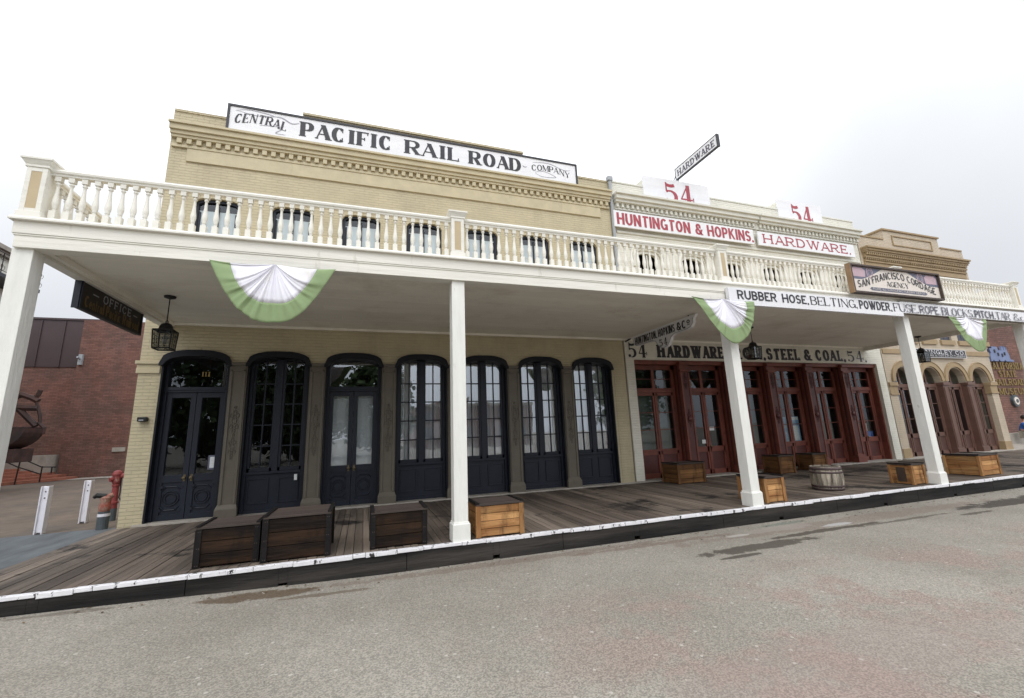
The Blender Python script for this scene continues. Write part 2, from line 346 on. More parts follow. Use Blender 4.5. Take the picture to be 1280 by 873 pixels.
# ------------------------------------------------------------------ lettering: strokes turned into mesh
GY = {
 'A': (.95, 'l0,0,.5,1,h l.5,1,1,0,s l.2,.33,.8,.33,b'), 'B': (.78, 'l0,0,0,1,s l0,1,.5,1,b l0,.52,.5,.52,b l0,0,.5,0,b a.5,.76,.42,.24,-90,90 a.5,.26,.5,.26,-90,90'),
 'C': (.85, 'a.5,.5,.5,.5,48,312 k.86,.82,v k.86,.18,v'), 'D': (.85, 'l0,0,0,1,s l0,1,.4,1,b l0,0,.4,0,b a.4,.5,.6,.5,-90,90'),
 'E': (.72, 'l0,0,0,1,s l0,1,1,1,b l0,.5,.75,.5,b l0,0,1,0,b k1,.93,v k1,.07,v k.75,.5,v'), 'F': (.70, 'l0,0,0,1,s l0,1,1,1,b l0,.5,.75,.5,b k1,.93,v k.75,.5,v'),
 'G': (.88, 'a.5,.5,.5,.5,48,320 l1,.02,1,.44,s l.6,.44,1,.44,b k.86,.82,v'), 'H': (.88, 'l0,0,0,1,s l1,0,1,1,s l0,.5,1,.5,b'),
 'I': (.26, 'l.5,0,.5,1,s'), 'J': (.6, 'l1,.3,1,1,s a.5,.3,.5,.3,180,360'), 'K': (.85, 'l0,0,0,1,s l0,.38,.95,1,h l.32,.58,1,0,s'),
 'L': (.68, 'l0,0,0,1,s l0,0,1,0,b k1,.1,v'), 'M': (1.05, 'l0,0,0,1,h l0,1,.5,.05,s l.5,.05,1,1,h l1,0,1,1,s'),
 'N': (.88, 'l0,0,0,1,h l0,1,1,0,s l1,0,1,1,h'), 'O': (.88, 'a.5,.5,.5,.5,0,360'), 'P': (.76, 'l0,0,0,1,s l0,1,.5,1,b l0,.44,.5,.44,b a.5,.72,.5,.28,-90,90'),
 'R': (.86, 'l0,0,0,1,s l0,1,.5,1,b l0,.48,.5,.48,b a.5,.74,.45,.26,-90,90 l.5,.48,1,0,s'),
 'S': (.74, 'a.5,.755,.48,.245,25,270 a.5,.255,.5,.255,90,-155 k.95,.86,v k.04,.15,v'),
 'T': (.82, 'l.5,0,.5,1,s l0,1,1,1,b k0,.92,v k1,.92,v'), 'U': (.86, 'l0,.4,0,1,s a.5,.4,.5,.4,180,360 l1,.4,1,1,h'),
 'V': (.92, 'l0,1,.5,0,s l.5,0,1,1,h'), 'W': (1.3, 'l0,1,.27,0,s l.27,0,.5,1,h l.5,1,.73,0,s l.73,0,1,1,h'),
 'Y': (.9, 'l0,1,.5,.45,s l1,1,.5,.45,h l.5,0,.5,.45,s'), 'X': (.9, 'l0,1,1,0,s l0,0,1,1,h'), 'Z': (.8, 'l0,1,1,1,b l0,0,1,0,b l0,0,1,1,s'),
 '&': (.95, 'a.42,.77,.26,.23,-40,250 l.2,.62,1,0,s a.4,.26,.4,.26,110,330 l.74,.13,.98,.5,h'),
 '5': (.68, 'w.08,.97,.9,.97 l.1,.58,.1,1,g a.42,.3,.56,.3,128,-100 d.1,.12'), '4': (.74, 'l.66,0,.66,1,s l.66,1,0,.27,g l0,.27,1,.27,g k1,.27,v'),
 '1': (.3, 'l.5,0,.5,1,s l.5,1,0,.8,h'), '3': (.62, 'a.45,.76,.5,.24,130,-80 a.45,.27,.55,.27,85,-140'), '0': (.7, 'a.5,.5,.5,.5,0,360'),
 '.': (.16, 'd.5,.06'), ',': (.18, 'd.5,.06 l.6,.04,.2,-.16,h'), '-': (.5, 'l0,.5,1,.5,b'),
 'a': (.55, 'a.45,.3,.45,.3,0,360 l.95,0,.95,.6,s'), 'c': (.52, 'a.5,.3,.5,.3,50,310'), 'd': (.56, 'a.45,.3,.45,.3,0,360 l.95,0,.95,1,s'),
 'e': (.54, 'a.5,.3,.48,.3,0,310 l.04,.3,.96,.3,b'), 'f': (.40, 'l.35,0,.35,.8,s a.75,.8,.4,.2,90,180 l0,.6,.9,.6,b'), 'i': (.18, 'l.5,0,.5,.6,s d.5,.85'),
 'l': (.18, 'l.5,0,.5,1,s'), 'n': (.55, 'l0,0,0,.6,s a.5,.34,.5,.26,0,180 l1,0,1,.34,s'), 'r': (.40, 'l0,0,0,.6,s a.6,.32,.6,.28,60,180'),
 't': (.40, 'l.35,0,.35,.9,s l0,.6,.9,.6,b'), 'o': (.56, 'a.5,.3,.5,.3,0,360'),
}
STY = {  # stem, bar/hair, serif half-length, serif thickness
 'gothic': (.215, .165, 0, 0), 'gothic_thin': (.15, .13, 0, 0), 'roman': (.29, .075, .13, .065), 'roman_light': (.18, .055, .10, .05),
 'slab': (.19, .12, .12, .11), 'egyptian': (.30, .17, .07, .14), 'thin': (.10, .06, .08, .04), 'numeral': (.20, .07, .05, .05)}
def text(mb, s, U0, U1, V0, V1, frame, style='gothic', warp=None, gap=None, depth=0, slant=0):
    """draw s between U0..U1 and V0..V1 (metres) on the plane frame=(origin, Uvec, Vvec, Nvec)"""
    O, U, V, Nn = [Vector(q) for q in frame]
    st, hr, sl, stt = STY[style]
    H = V1-V0
    ext = sl*.75 if sl else 0
    if gap is None: gap = .02 if style.startswith('roman') else .15 if style == 'slab' else .07 if style == 'egyptian' else .14 if style == 'gothic_thin' else .10
    ws = []
    for ch in s:
        ws.append(.34 if ch == ' ' else GY[ch][0]+(ext if ch != '.' and ch != ',' else 0)+(.12 if ch == 'I' and sl else 0))
    kern = [(-.10 if (sl and 'A' in (p_, q_) and (p_+q_).strip('A') in 'PRCODWVTF') else 0) for p_, q_ in zip(s[:-1], s[1:])]+[0]
    tot = sum(ws)+gap*(len(s)-1)+sum(kern); k = (U1-U0)/tot
    cur = U0; lay = [0]; mb.cuts.append((len(mb.v), len(mb.f)))
    def put(pts):
        lay[0] = (lay[0]+1) % 7; o = .0006*lay[0]
        w = []
        for (a, b) in pts:
            if slant: a = a+slant*(b-V0)
            if warp: a, b = warp(a, b)
            w.append(O+U*a+V*b+Nn*(o+depth))
        if depth: mb.prism([q-Nn*depth for q in w], Nn*depth)
        else: mb.poly(w)
    def strip(path, wid):
        n = len(path); Ls = []; Rs = []
        for i, (a, b) in enumerate(path):
            p0 = path[max(i-1, 0)]; p1 = path[min(i+1, n-1)]
            tx, ty = (p1[0]-p0[0]), (p1[1]-p0[1]); l = math.hypot(tx, ty) or 1; tx /= l; ty /= l
            w = wid(tx, ty)/2
            Ls.append((a-ty*w, b+tx*w)); Rs.append((a+ty*w, b-tx*w))
        for i in range(n-1): put([Ls[i], Rs[i], Rs[i+1], Ls[i+1]][::-1])
    for ch, cw, kn in zip(s, ws, kern):
        if ch == ' ': cur += (cw+gap)*k; continue
        W_ = (cw-(ext if ch not in '.,' else 0))*k; x0 = cur+(ext*k/2 if ch not in '.,' else 0)
        S = st*H; Bt = hr*H
        if ch not in "Iil1.,'": S = min(S, W_*(.35 if style.startswith('gothic') else .44))
        else: S = min(S, .33*k)
        X = lambda x: x0+S/2+x*max(W_-S, 0.0001)
        Y = lambda y: V0+Bt/2+y*(H-Bt)
        for tok in GY[ch][1].split():
            c = tok[0]; q = tok[1:].split(',')
            if c == 'l':
                xa, ya, xb, yb = map(float, q[:4]); kind = q[4]
                hw = {'s': S, 'h': (S if style.startswith('gothic') else Bt*1.1), 'b': Bt, 'g': (Bt if not style.startswith('gothic') else S*.8)}[kind]
                if kind == 'b':
                    put([(X(xa), Y(ya)-hw/2), (X(xb)+(S/2 if xb > .9 else 0), Y(yb)-hw/2), (X(xb)+(S/2 if xb > .9 else 0), Y(yb)+hw/2), (X(xa), Y(ya)+hw/2)])
                elif abs(xa-xb) < 1e-6 or abs(ya-yb) > .3:
                    yA, yB = V0+ya*H, V0+yb*H
                    put([(X(xa)-hw/2, yA), (X(xa)+hw/2, yA), (X(xb)+hw/2, yB), (X(xb)-hw/2, yB)] if yA < yB else [(X(xb)-hw/2, yB), (X(xb)+hw/2, yB), (X(xa)+hw/2, yA), (X(xa)-hw/2, yA)])
                    if sl and kind in 'shg':
                        for (xx, yy) in ((xa, ya), (xb, yb)):
                            if (yy in (0, 1)) and not (ch == 'A' and yy == 1) and not (ch in 'VW' and yy == 0) and not (ch == 'N' and xx == 1 and yy == 0 and kind == 's') and not (ch in '54') or (ch == '4' and yy == 0):
                                t = stt*H; y_ = V0 if yy == 0 else V1-t; e_ = hw/2+min(sl*H*.75, (ext*.5+gap*.38)*k)
                                put([(X(xx)-e_, y_), (X(xx)+e_, y_), (X(xx)+e_, y_+t), (X(xx)-e_, y_+t)])
                else:
                    strip([(X(xa), Y(ya)), (X(xb), Y(yb))], lambda a, b: hw)
            elif c == 'w':
                xa, ya, xb, yb = map(float, q); t = (S*.75 if not style.startswith('gothic') else S)
                n = 5
                strip([(X(xa+(xb-xa)*i/n), Y(ya)-t*.3-.05*H*math.sin(math.pi*i/n)) for i in range(n+1)], lambda a, b: t)
            elif c == 'a':
                cx, cy, rx, ry, a0, a1 = map(float, q); n = max(5, int(abs(a1-a0)/15))
                path = [(X(cx+rx*math.cos(R(a0+(a1-a0)*i/n))), Y(cy+ry*math.sin(R(a0+(a1-a0)*i/n)))) for i in range(n+1)]
                strip(path, lambda a, b: Bt+(S-Bt)*abs(b)**1.3)
            elif c == 'd':
                cx, cy = map(float, q); r = max(S*.52, .055*H)
                put([(X(cx)+r*math.cos(2*math.pi*i/10), V0+cy*H+r*math.sin(2*math.pi*i/10)) for i in range(10)])
            elif c == 'k' and sl:
                xx, yy = float(q[0]), float(q[1]); t = max(stt*H, .05*H)
                xr = X(xx)+(S/2-t if xx > .9 else 0)
                put([(xr-t/2, Y(yy)-.11*H), (xr+t/2, Y(yy)-.11*H), (xr+t/2, Y(yy)+.11*H), (xr-t/2, Y(yy)+.11*H)])
        cur += (cw+gap+kn)*k
def fx(y): return ((0, y, 0), (1, 0, 0), (0, 0, 1), (0, -1, 0))       # a frame whose U,V are world x,z on the plane y
FY = 9.6            # plane of the facades
DZ = 0.25           # top of the boardwalk
# ------------------------------------------------------------------ ground
def ground_mat():
    M = bpy.data.materials.new('gravelly_asphalt'); M.use_nodes = True
    nt = M.node_tree; N = nt.nodes; L = nt.links; b = N['Principled BSDF']; b.inputs['Roughness'].default_value = .9; b.inputs['Specular IOR Level'].default_value = .25
    tc = N.new('ShaderNodeTexCoord'); v = tc.outputs['Object']
    def ns(s, d=4, r=.6, vec=None):
        n = N.new('ShaderNodeTexNoise'); n.inputs['Scale'].default_value = s; n.inputs['Detail'].default_value = d; n.inputs['Roughness'].default_value = r; L.new(vec or v, n.inputs[0]); return n.outputs[0]
    def rg(x, lo, hi, a=0, b_=1):
        m_ = N.new('ShaderNodeMapRange'); m_.interpolation_type = 'SMOOTHSTEP'; m_.inputs[1].default_value = lo; m_.inputs[2].default_value = hi; m_.inputs[3].default_value = a; m_.inputs[4].default_value = b_; L.new(x, m_.inputs[0]); return m_.outputs[0]
    def mx(f, a, b_, blend='MIX'):
        m_ = N.new('ShaderNodeMix'); m_.data_type = 'RGBA'; m_.blend_type = blend; m_.clamp_result = False
        if isinstance(f, float): m_.inputs[0].default_value = f
        else: L.new(f, m_.inputs[0])
        for i, q in ((6, a), (7, b_)):
            if isinstance(q, tuple): m_.inputs[i].default_value = (*q, 1)
            else: L.new(q, m_.inputs[i])
        return m_.outputs[2]
    def mt(op, a, b_):
        m_ = N.new('ShaderNodeMath'); m_.operation = op
        for i, q in enumerate((a, b_)):
            if isinstance(q, (int, float)): m_.inputs[i].default_value = q
            else: L.new(q, m_.inputs[i])
        return m_.outputs[0]
    col = mx(rg(ns(.45, 6), .35, .65), (.238, .216, .182), (.292, .268, .230))
    # pinkish worn patches towards the right of the street
    spx = N.new('ShaderNodeSeparateXYZ'); L.new(v, spx.inputs[0])
    pk = mt('MULTIPLY', mt('MULTIPLY', rg(ns(.75, 8, .74), .47, .56), rg(spx.outputs[1], 4.6, 3.4)), rg(spx.outputs[0], .3, 2.4))
    col = mx(mt('MULTIPLY', pk, .62), col, (.27, .200, .170))
    # aggregate speckle
    vo = N.new('ShaderNodeTexVoronoi'); vo.inputs['Scale'].default_value = 105; L.new(v, vo.inputs[0])
    sw = N.new('ShaderNodeSeparateXYZ'); L.new(vo.outputs['Color'], sw.inputs[0])
    sp = rg(sw.outputs[0], 0, 1, .70, 1.26)
    spd = mx(1.0, col, (1, 1, 1), 'MULTIPLY')
    h = N.new('ShaderNodeHueSaturation'); L.new(col, h.inputs['Color']); L.new(sp, h.inputs['Value']); col = h.outputs[0]
    vo2 = N.new('ShaderNodeTexVoronoi'); vo2.inputs['Scale'].default_value = 22; L.new(v, vo2.inputs[0])
    s2 = N.new('ShaderNodeSeparateXYZ'); L.new(vo2.outputs['Color'], s2.inputs[0])
    pale = mt('MULTIPLY', rg(s2.outputs[1], .965, .975), rg(vo2.outputs['Distance'], .35, .25))
    col = mx(mt('MULTIPLY', pale, .6), col, (.50, .47, .42))
    # damp and oily stains: (centre x, y, half length x, half width y, strength, colour)
    wn = ns(3.0, 7, .7)
    for cx, cy, ax, ay, st, cc in STAINS:
        dx = mt('DIVIDE', mt('SUBTRACT', spx.outputs[0], cx), ax); dy = mt('DIVIDE', mt('SUBTRACT', spx.outputs[1], cy), ay)
        r2 = mt('ADD', mt('MULTIPLY', dx, dx), mt('MULTIPLY', dy, dy))
        r2 = mt('ADD', r2, mt('MULTIPLY', mt('SUBTRACT', wn, .5), 4.2))
        col = mx(mt('MULTIPLY', rg(r2, 1.15, .6), st), col, cc)
    L.new(col, b.inputs['Base Color'])
    bp = N.new('ShaderNodeBump'); bp.inputs['Distance'].default_value = .0035; bp.inputs['Strength'].default_value = .7
    L.new(mt('ADD', sw.outputs[0], ns(2, 6)), bp.inputs['Height']); L.new(bp.outputs[0], b.inputs['Normal'])
    return M
STAINS = [(7.8, 5.3, 3.6, .20, .40, (.17, .120, .095)), (1.9, 5.62, 2.4, .10, .45, (.14, .095, .07)), (4.0, 5.5, 1.4, .08, .5, (.14, .09, .07)),
          (3.2, 2.4, 1.6, .4, .25, (.27, .20, .18)), (6.0, 5.4, .8, .12, .5, (.30, .27, .24)), (7.0, 5.2, .30, .07, .8, (.42, .41, .40)), (5.2, 5.35, .25, .05, .7, (.42, .39, .36)),
          (4.95, 4.78, 1.05, .13, .80, (.050, .041, .030)), (6.5, 5.02, 1.2, .075, .85, (.060, .048, .036)), (4.45, 4.56, .35, .045, .8, (.05, .04, .03)),
          (8.2, 4.95, 1.1, .05, .7, (.07, .055, .042)), (9.6, 4.75, .5, .06, .75, (.06, .048, .036)), (11.6, 5.05, 1.9, .22, .85, (.040, .032, .026)),
          (-.95, 5.56, .55, .14, .75, (.075, .042, .018)), (-.3, 5.35, .5, .05, .6, (.09, .06, .035)), (-2.6, 5.7, .5, .05, .5, (.09, .07, .05)), (6.4, 5.62, .5, .07, .6, (.12, .15, .12))]
MT['ground'] = ground_mat()
def sheet(name, pts, z, m):
    o = MB().poly([(x, y, z) for x, y in pts]).build(name, m, fix=False); tag(o, kind='structure'); return o
o = MB()
def street_z(x):                      # the street climbs a little towards the left end
    t = min(1, max(0, (.8-x)/4.6)); return .085*t*t*(3-2*t)
gx = [-400, -8]+[-6+.4*i for i in range(18)]+[1.4, 500]
for xa, xb in zip(gx[:-1], gx[1:]): o.poly([(xa, -300, street_z(xa)), (xb, -300, street_z(xb)), (xb, 5.83, street_z(xb)), (xa, 5.83, street_z(xa))])
o = o.build('street', 'ground', fix=False); tag(o, 'light grey gravelly asphalt street with damp stains beside the boardwalk', kind='structure')
MT['plaza'] = mat('brown_plaza_paving', (.150, .115, .088), .9, .2, 3, .8, col2=(.108, .088, .073), f2=.5, s2=.7, stain=((.10, .075, .055), .9, .56, .72))
MT['blue_asphalt'] = mat('blue_grey_paving', (.105, .118, .130), .85, .25, 4, .8, streak=(1, 4), col2=(.066, .072, .078), f2=.55, s2=1.2)
sheet('plaza', [(-400, 5.83), (500, 5.83), (500, 400), (-400, 400)], -.004, 'plaza')
sheet('pavement', [(-13, 5.84), (-4.02, 5.84), (-4.02, 11.35), (-5.4, 11.45), (-13, 10.9)], .004, 'blue_asphalt')
# ------------------------------------------------------------------ boardwalk
bw = thing('boardwalk', (-4, 5.8, 0), 'long weathered plank boardwalk with a chipped white front edge', 'boardwalk'); tag(bw, kind='structure')
mb = MB(); x = -3.98
while x < 34:
    w = random.uniform(.088, .112); dz = random.uniform(-.004, .003)
    y1 = FY-.04 if x < 16.3 else FY+.0
    ys = [5.86, y1]
    if random.random() < .6: ys = [5.86, random.uniform(6.6, 9.0), y1]
    for a, b_ in zip(ys[:-1], ys[1:]):
        zz = dz+random.uniform(-.002, .002)
        mb.box(x, x+w-.007, a+.003, b_-.003, DZ-.045+zz, DZ+zz)
    x += w
mb.build('planks', 'plank', bw)
mb = MB(); x = -3.98
while x < 33.5:                       # front timbers with drainage notches
    Lx = random.uniform(2.0, 2.9); q = x+random.uniform(.7, 1.4)
    z1 = .208
    mb.box(x, q, 5.80, 5.90, -.02, z1); mb.box(q, q+.09, 5.80, 5.90, .052, z1); mb.box(q+.09, x+Lx-.006, 5.80, 5.90, -.02, z1)
    x += Lx
mb.box(-3.98, -3.9, 5.9, 9.6, -.02, .19)
mb.build('kerb_timber', 'black_beam', bw, bevel=.004)
mb = MB(); x = -3.98
while x < 33.5:
    Lx = random.choice([random.uniform(.10, .18), random.uniform(.25, .5), random.uniform(.4, .9)])
    if 1.06 < x+Lx/2 < 1.24 : x += .16; continue
    a = random.uniform(-.007, .006); b_ = random.uniform(-.012, .006)
    mb.box(x, x+Lx-.005, 5.787+a, 5.857+b_, .214+b_, DZ+.005+a*.3)
    x += Lx
mb.build('white_edge_strip', 'white_edge', bw, bevel=.004)
mb = MB(); mb.box(-3.7, 16.1, FY-.09, FY+.35, DZ-.08, DZ+.03); mb.build('threshold_sill', 'concrete', bw, bevel=.006)
mb = MB(); mb.box(16.3, 23.0, FY-.12, FY+1.2, DZ-.2, DZ+.035); mb.box(23.0, 60, FY-.3, FY+1.5, DZ-.2, DZ+.045); mb.build('concrete_walk', 'concrete', bw, bevel=.01)
# ------------------------------------------------------------------ facade builder
def wall(mb, x0, x1, z0, z1, y, ops, d, seg=16):
    x = x0
    for xl, xr, zb, top in sorted(ops, key=lambda q: q[0]):
        if xl > x: mb.poly([(x, y, z0), (xl, y, z0), (xl, y, z1), (x, y, z1)])
        if zb > z0: mb.poly([(xl, y, z0), (xr, y, z0), (xr, y, zb), (xl, y, zb)])
        xs = [xl+(xr-xl)*i/seg for i in range(seg+1)]; ts = [top(q) for q in xs]
        for i in range(seg):
            mb.poly([(xs[i], y, ts[i]), (xs[i+1], y, ts[i+1]), (xs[i+1], y, z1), (xs[i], y, z1)])
            mb.poly([(xs[i], y, ts[i]), (xs[i], y+d, ts[i]), (xs[i+1], y+d, ts[i+1]), (xs[i+1], y, ts[i+1])])
        mb.poly([(xl, y, zb), (xl, y, ts[0]), (xl, y+d, ts[0]), (xl, y+d, zb)])
        mb.poly([(xr, y, zb), (xr, y+d, zb), (xr, y+d, ts[-1]), (xr, y, ts[-1])])
        mb.poly([(xl, y, zb), (xl, y+d, zb), (xr, y+d, zb), (xr, y, zb)])
        x = xr
    if x < x1: mb.poly([(x, y, z0), (x1, y, z0), (x1, y, z1), (x, y, z1)])
def arch(c, w, zs, h, p=2.5):
    return lambda x: zs+h*max(0, 1-abs((x-c)/(w/2))**p)**(1/p)
def shell(mb, x0, x1, y0, y1, z0, z1):
    "side, back and roof of a building"
    mb.poly([(x0, y0, z0), (x0, y1, z0), (x0, y1, z1), (x0, y0, z1)]); mb.poly([(x1, y0, z0), (x1, y1, z0), (x1, y1, z1), (x1, y0, z1)])
    mb.poly([(x0, y1, z0), (x1, y1, z0), (x1, y1, z1), (x0, y1, z1)])
def cornice(mb, x0, x1, y, steps, ret=.25):
    "steps = [(z0, z1, projection)] stacked mouldings with returns at both ends"
    for z0, z1, p in steps: mb.box(x0-p*ret, x1+p*ret, y-p, y+.02, z0, z1)
# arched unit infill -------------------------------------------------
def arched_frame(mb, c, w, zb, zs, h, y, t, d):
    "outer casing: two jambs and a bent head"
    f = arch(c, w, zs, h); n = 16
    xs = [c-w/2+w*i/n for i in range(n+1)]
    g = lambda x: f(x)
    for sgn in (-1, 1):
        mb.box(c+sgn*w/2, c+sgn*(w/2-t), y, y+d, zb, zs)
    for i in range(n):
        a, b_ = xs[i], xs[i+1]
        lo = lambda q: arch(c, w-2*t+.0001, zs-.0, h-t*.9)(min(max(q, c-w/2+t), c+w/2-t)) if abs(q-c) < w/2-t+.001 else zs
        pts = [(a, y, lo(a)), (b_, y, lo(b_)), (b_, y, g(b_)), (a, y, g(a))]
        mb.prism(pts, (0, d, 0))
# ------------------------------------------------------------------ yellow brick building
yb = thing('yellow_brick_building', (-3.93, FY, DZ), 'yellow painted brick building with seven arched navy openings under the balcony', 'building')
CX = [-3.03+1.405*i for i in range(7)]
OW, ZS, AH = 1.10, 3.10, .215
mb = MB()
wall(mb, -3.93, 6.36, 0, 4.0, FY, [(c-OW/2, c+OW/2, .20, arch(c, OW, ZS, AH)) for c in CX], .34)
UW, UC = .82, [-2.99+1.403*i for i in range(7)]
wall(mb, -3.93, 6.36, 4.0, 8.43, FY, [(c-UW/2, c+UW/2, 4.35, arch(c, UW, 6.40, .13)) for c in UC], .22)
shell(mb, -3.93, 6.36, FY, 21, 0, 8.0); mb.poly([(-3.9, FY, 8.0), (6.36, FY, 8.0), (6.36, 21, 8.0), (-3.9, 21, 8.0)])
mb.box(-3.90, 6.35, FY+.01, FY+.32, 7.9, 8.43)
mb.box(-3.92, 6.35, FY-.02, FY+.34, 8.41, 8.46)
mb.build('wall', 'yellow_brick', yb, fix=False)
mb = MB()
mb.box(-1.5, 3.80, FY+.03, FY+.30, 8.44, 8.90); mb.box(-1.53, 3.83, FY-.0, FY+.33, 8.87, 8.93)
mb.build('raised_parapet', 'yellow_brick', yb)
mb = MB()
cornice(mb, -3.88, 6.30, FY, [(7.57, 7.63, .05), (7.63, 7.76, .02), (7.76, 7.82, .10), (7.82, 7.90, .13), (7.90, 8.02, .17), (8.02, 8.07, .21)])
mb.box(-3.62, 6.02, FY-.035, FY+.01, 7.28, 7.57)
x = -3.80
while x < 6.22:
    mb.box(x, x+.088, FY-.085, FY-.018, 7.645, 7.758); x += .172
mb.build('cornice', 'yellow_trim', yb, bevel=.004)
mb = MB()
for (a, b_) in ((-3.96, -3.60),):
    mb.box(a, b_, FY-.03, FY+.1, 2.90, 2.99); mb.box(a-.02, b_+.02, FY-.05, FY+.1, 3.07, 3.13)
    mb.box(a, b_, FY-.015, FY+.1, 2.99, 3.07)
mb.build('pilaster_capital', 'yellow_trim', yb, bevel=.004)
mb = MB(); mb.box(6.02, 6.30, FY-.012, FY+.02, .22, 3.14); mb.box(6.0, 6.34, FY-.025, FY+.02, 3.14, 3.18)
mb.build('brick_pier', 'yellow_brick', yb)
# cast-iron pilasters
def relief(mb, cx, cz, y, s):
    for k, (dx, dz, r) in enumerate([(0, 0, .045), (-.045, .10, .03), (.045, .10, .03), (0, .17, .028), (-.045, -.11, .03), (.045, -.11, .03), (0, -.19, .028), (0, .25, .018), (0, -.26, .018)]):
        pts = [(cx+(dx+r*math.cos(a*math.pi/5))*s, y-.012, cz+(dz+r*1.3*math.sin(a*math.pi/5))*s) for a in range(11)]
        mb.tube(pts, .007*s, 5)
def pilaster(cx, w=.298):
    mb = MB()
    mb.box(cx-w/2, cx+w/2, FY-.035, FY+.05, .23, 3.10)
    mb.box(cx-w/2-.03, cx+w/2+.03, FY-.085, FY+.02, .23, .42); mb.prism([(cx-w/2-.03, FY-.085, .42), (cx+w/2+.03, FY-.085, .42), (cx+w/2, FY-.04, .50), (cx-w/2, FY-.04, .50)], (0, .1, 0))
    for s_ in (-1, 1):
        mb.box(cx+s_*w*.44, cx+s_*w*.30, FY-.055, FY-.02, .50, 2.98)
    mb.box(cx-w*.44, cx+w*.44, FY-.055, FY-.02, 2.94, 3.02); mb.box(cx-w/2-.01, cx+w/2+.01, FY-.065, FY+.01, 3.06, 3.12)
    o = mb.build('pilaster', 'iron_grey', yb, bevel=.005)
    mb = MB(); relief(mb, cx, 2.0, FY-.034, 1.0); relief(mb, cx, 1.52, FY-.034, .8); mb.build('ornament', 'iron_grey', o, smooth=True)
for i in range(6): pilaster((CX[i]+CX[i+1])/2)
# hoods over the arches
for c in CX:
    mb = MB(); n = 20; W2 = OW/2+.035
    f1 = arch(c, 2*W2, ZS-.02, AH+.05); f0 = arch(c, OW-.10, ZS-.06, AH-.03)
    for i in range(n):
        a, b_ = c-W2+2*W2*i/n, c-W2+2*W2*(i+1)/n
        lo = lambda q: max(ZS-.06, f0(q)) if abs(q-c) < OW/2-.05 else ZS-.06
        mb.prism([(a, FY-.075, lo(a)), (b_, FY-.075, lo(b_)), (b_, FY-.075, max(f1(b_), lo(b_)+.004)), (a, FY-.075, max(f1(a), lo(a)+.004))], (0, .36, 0))
    mb.build('arch_hood', 'hood_black', yb)
    mb = MB()
    for s_ in (-1, 1): mb.box(c+s_*(OW/2+.001), c+s_*(OW/2-.03), FY-.012, FY+.125, .285, ZS-.05)
    mb.build('jamb', 'hood_black', yb)
def medallion(mb, cx, cz, y, hw, hh):
    n = 16
    for r in (.085, .125):
        mb.tube([(cx+r*math.cos(2*math.pi*a/n), y, cz+r*math.sin(2*math.pi*a/n)) for a in range(n+1)], .010, 5)
    c = .07; P = [(-hw+c, -hh), (hw-c, -hh), (hw, -hh+c), (hw, hh-c), (hw-c, hh), (-hw+c, hh), (-hw, hh-c), (-hw, -hh+c), (-hw+c, -hh)]
    mb.tube([(cx+a, y, cz+b_) for a, b_ in P], .012, 5)
    for a in (-1, 1):
        for b_ in (-1, 1): mb.lathe((cx+a*(hw-.0), y, cz+b_*(hh-.0)), [(.03, -.02), (.022, .0), (0.004, .012)], 8, axis=1)
GYY = FY+.20
def french_window(c, shade):
    mb = MB(); y = GYY
    arched_frame(mb, c, OW-.004, .25, ZS, AH-.004, y-.08, .075, .14)
    xi0, xi1 = c-OW/2+.075, c+OW/2-.075
    mb.box(xi0, xi1, y-.05, y+.05, .25, .33)
    mb.box(xi0, xi1, y-.085, y+.05, .985, 1.03); mb.box(xi0, xi1, y-.03, y+.04, .33, .985)
    mb.box(c-.05, c+.05, y-.055, y+.03, 1.03, ZS+AH-.10)
    tp = arch(c, OW-.15, ZS-.01, AH-.06)
    for s_ in (-1, 1):          # leaves
        a, b_ = (xi0, c-.05) if s_ < 0 else (c+.05, xi1)
        mb.box(a, a+.045, y-.035, y+.02, 1.03, tp(a+.02)); mb.box(b_-.045, b_, y-.035, y+.02, 1.03, tp(b_-.02))
        mb.box(a, b_, y-.035, y+.02, 1.03, 1.10)
        mb.box((a+b_)/2-.012, (a+b_)/2+.012, y-.025, y+.012, 1.10, tp((a+b_)/2))
        for k in range(1, 5):
            z = 1.10+k*.405; mb.box(a+.045, b_-.045, y-.022, y+.010, z-.012, z+.012)
        # lower panels: raised border
        pa, pb = a+.03, b_-.03
        for (q0, q1, z0, z1) in ((pa, pb, .44, .465), (pa, pb, .885, .91), (pa, pa+.025, .465, .885), (pb-.025, pb, .465, .885)):
            mb.box(q0, q1, y-.05, y-.02, z0, z1)
    mb.box(c-OW/2+.02, c+OW/2-.02, y+.06, y+.10, ZS-.2, ZS+AH-.0) if False else None
    o = mb.build('window', 'navy', yb, bevel=.003)
    mb = MB(); n = 12; xs = [xi0+(xi1-xi0)*i/n for i in range(n+1)]
    for i in range(n): mb.poly([(xs[i], y, 1.05), (xs[i+1], y, 1.05), (xs[i+1], y, tp(xs[i+1])+.03), (xs[i], y, tp(xs[i])+.03)])
    mb.build('pane', GLW if shade else GLD, o, fix=False)
    if shade:
        mb = MB(); k = 40; xs = [xi0+(xi1-xi0)*i/k for i in range(k+1)]
        zt, zb_ = (3.2, 1.0)
        for i in range(k):
            ya, yb_ = y+.16+.015*math.sin(i*1.9), y+.16+.015*math.sin((i+1)*1.9)
            mb.poly([(xs[i], ya, zb_), (xs[i+1], yb_, zb_), (xs[i+1], yb_, zt), (xs[i], ya, zt)])
        mb.build('curtain', shade, o, fix=False)
        mb = MB()
        for kx, kz in ([(3, 1), (1, 1)] if c < 2 else [(3, 1), (3, 0)] if c < 3 else [(2, 1)] if c < 5 else [(1, 1), (3, 1)]):
            a = (xi0+.05, xi0+.24, c+.10, c+.29)[kx]; mb.box(a, a+.17, y+.06, y+.065, 1.12+kz*.405, 1.48+kz*.405)
        mb.build('notice', 'blind', o, split=True)
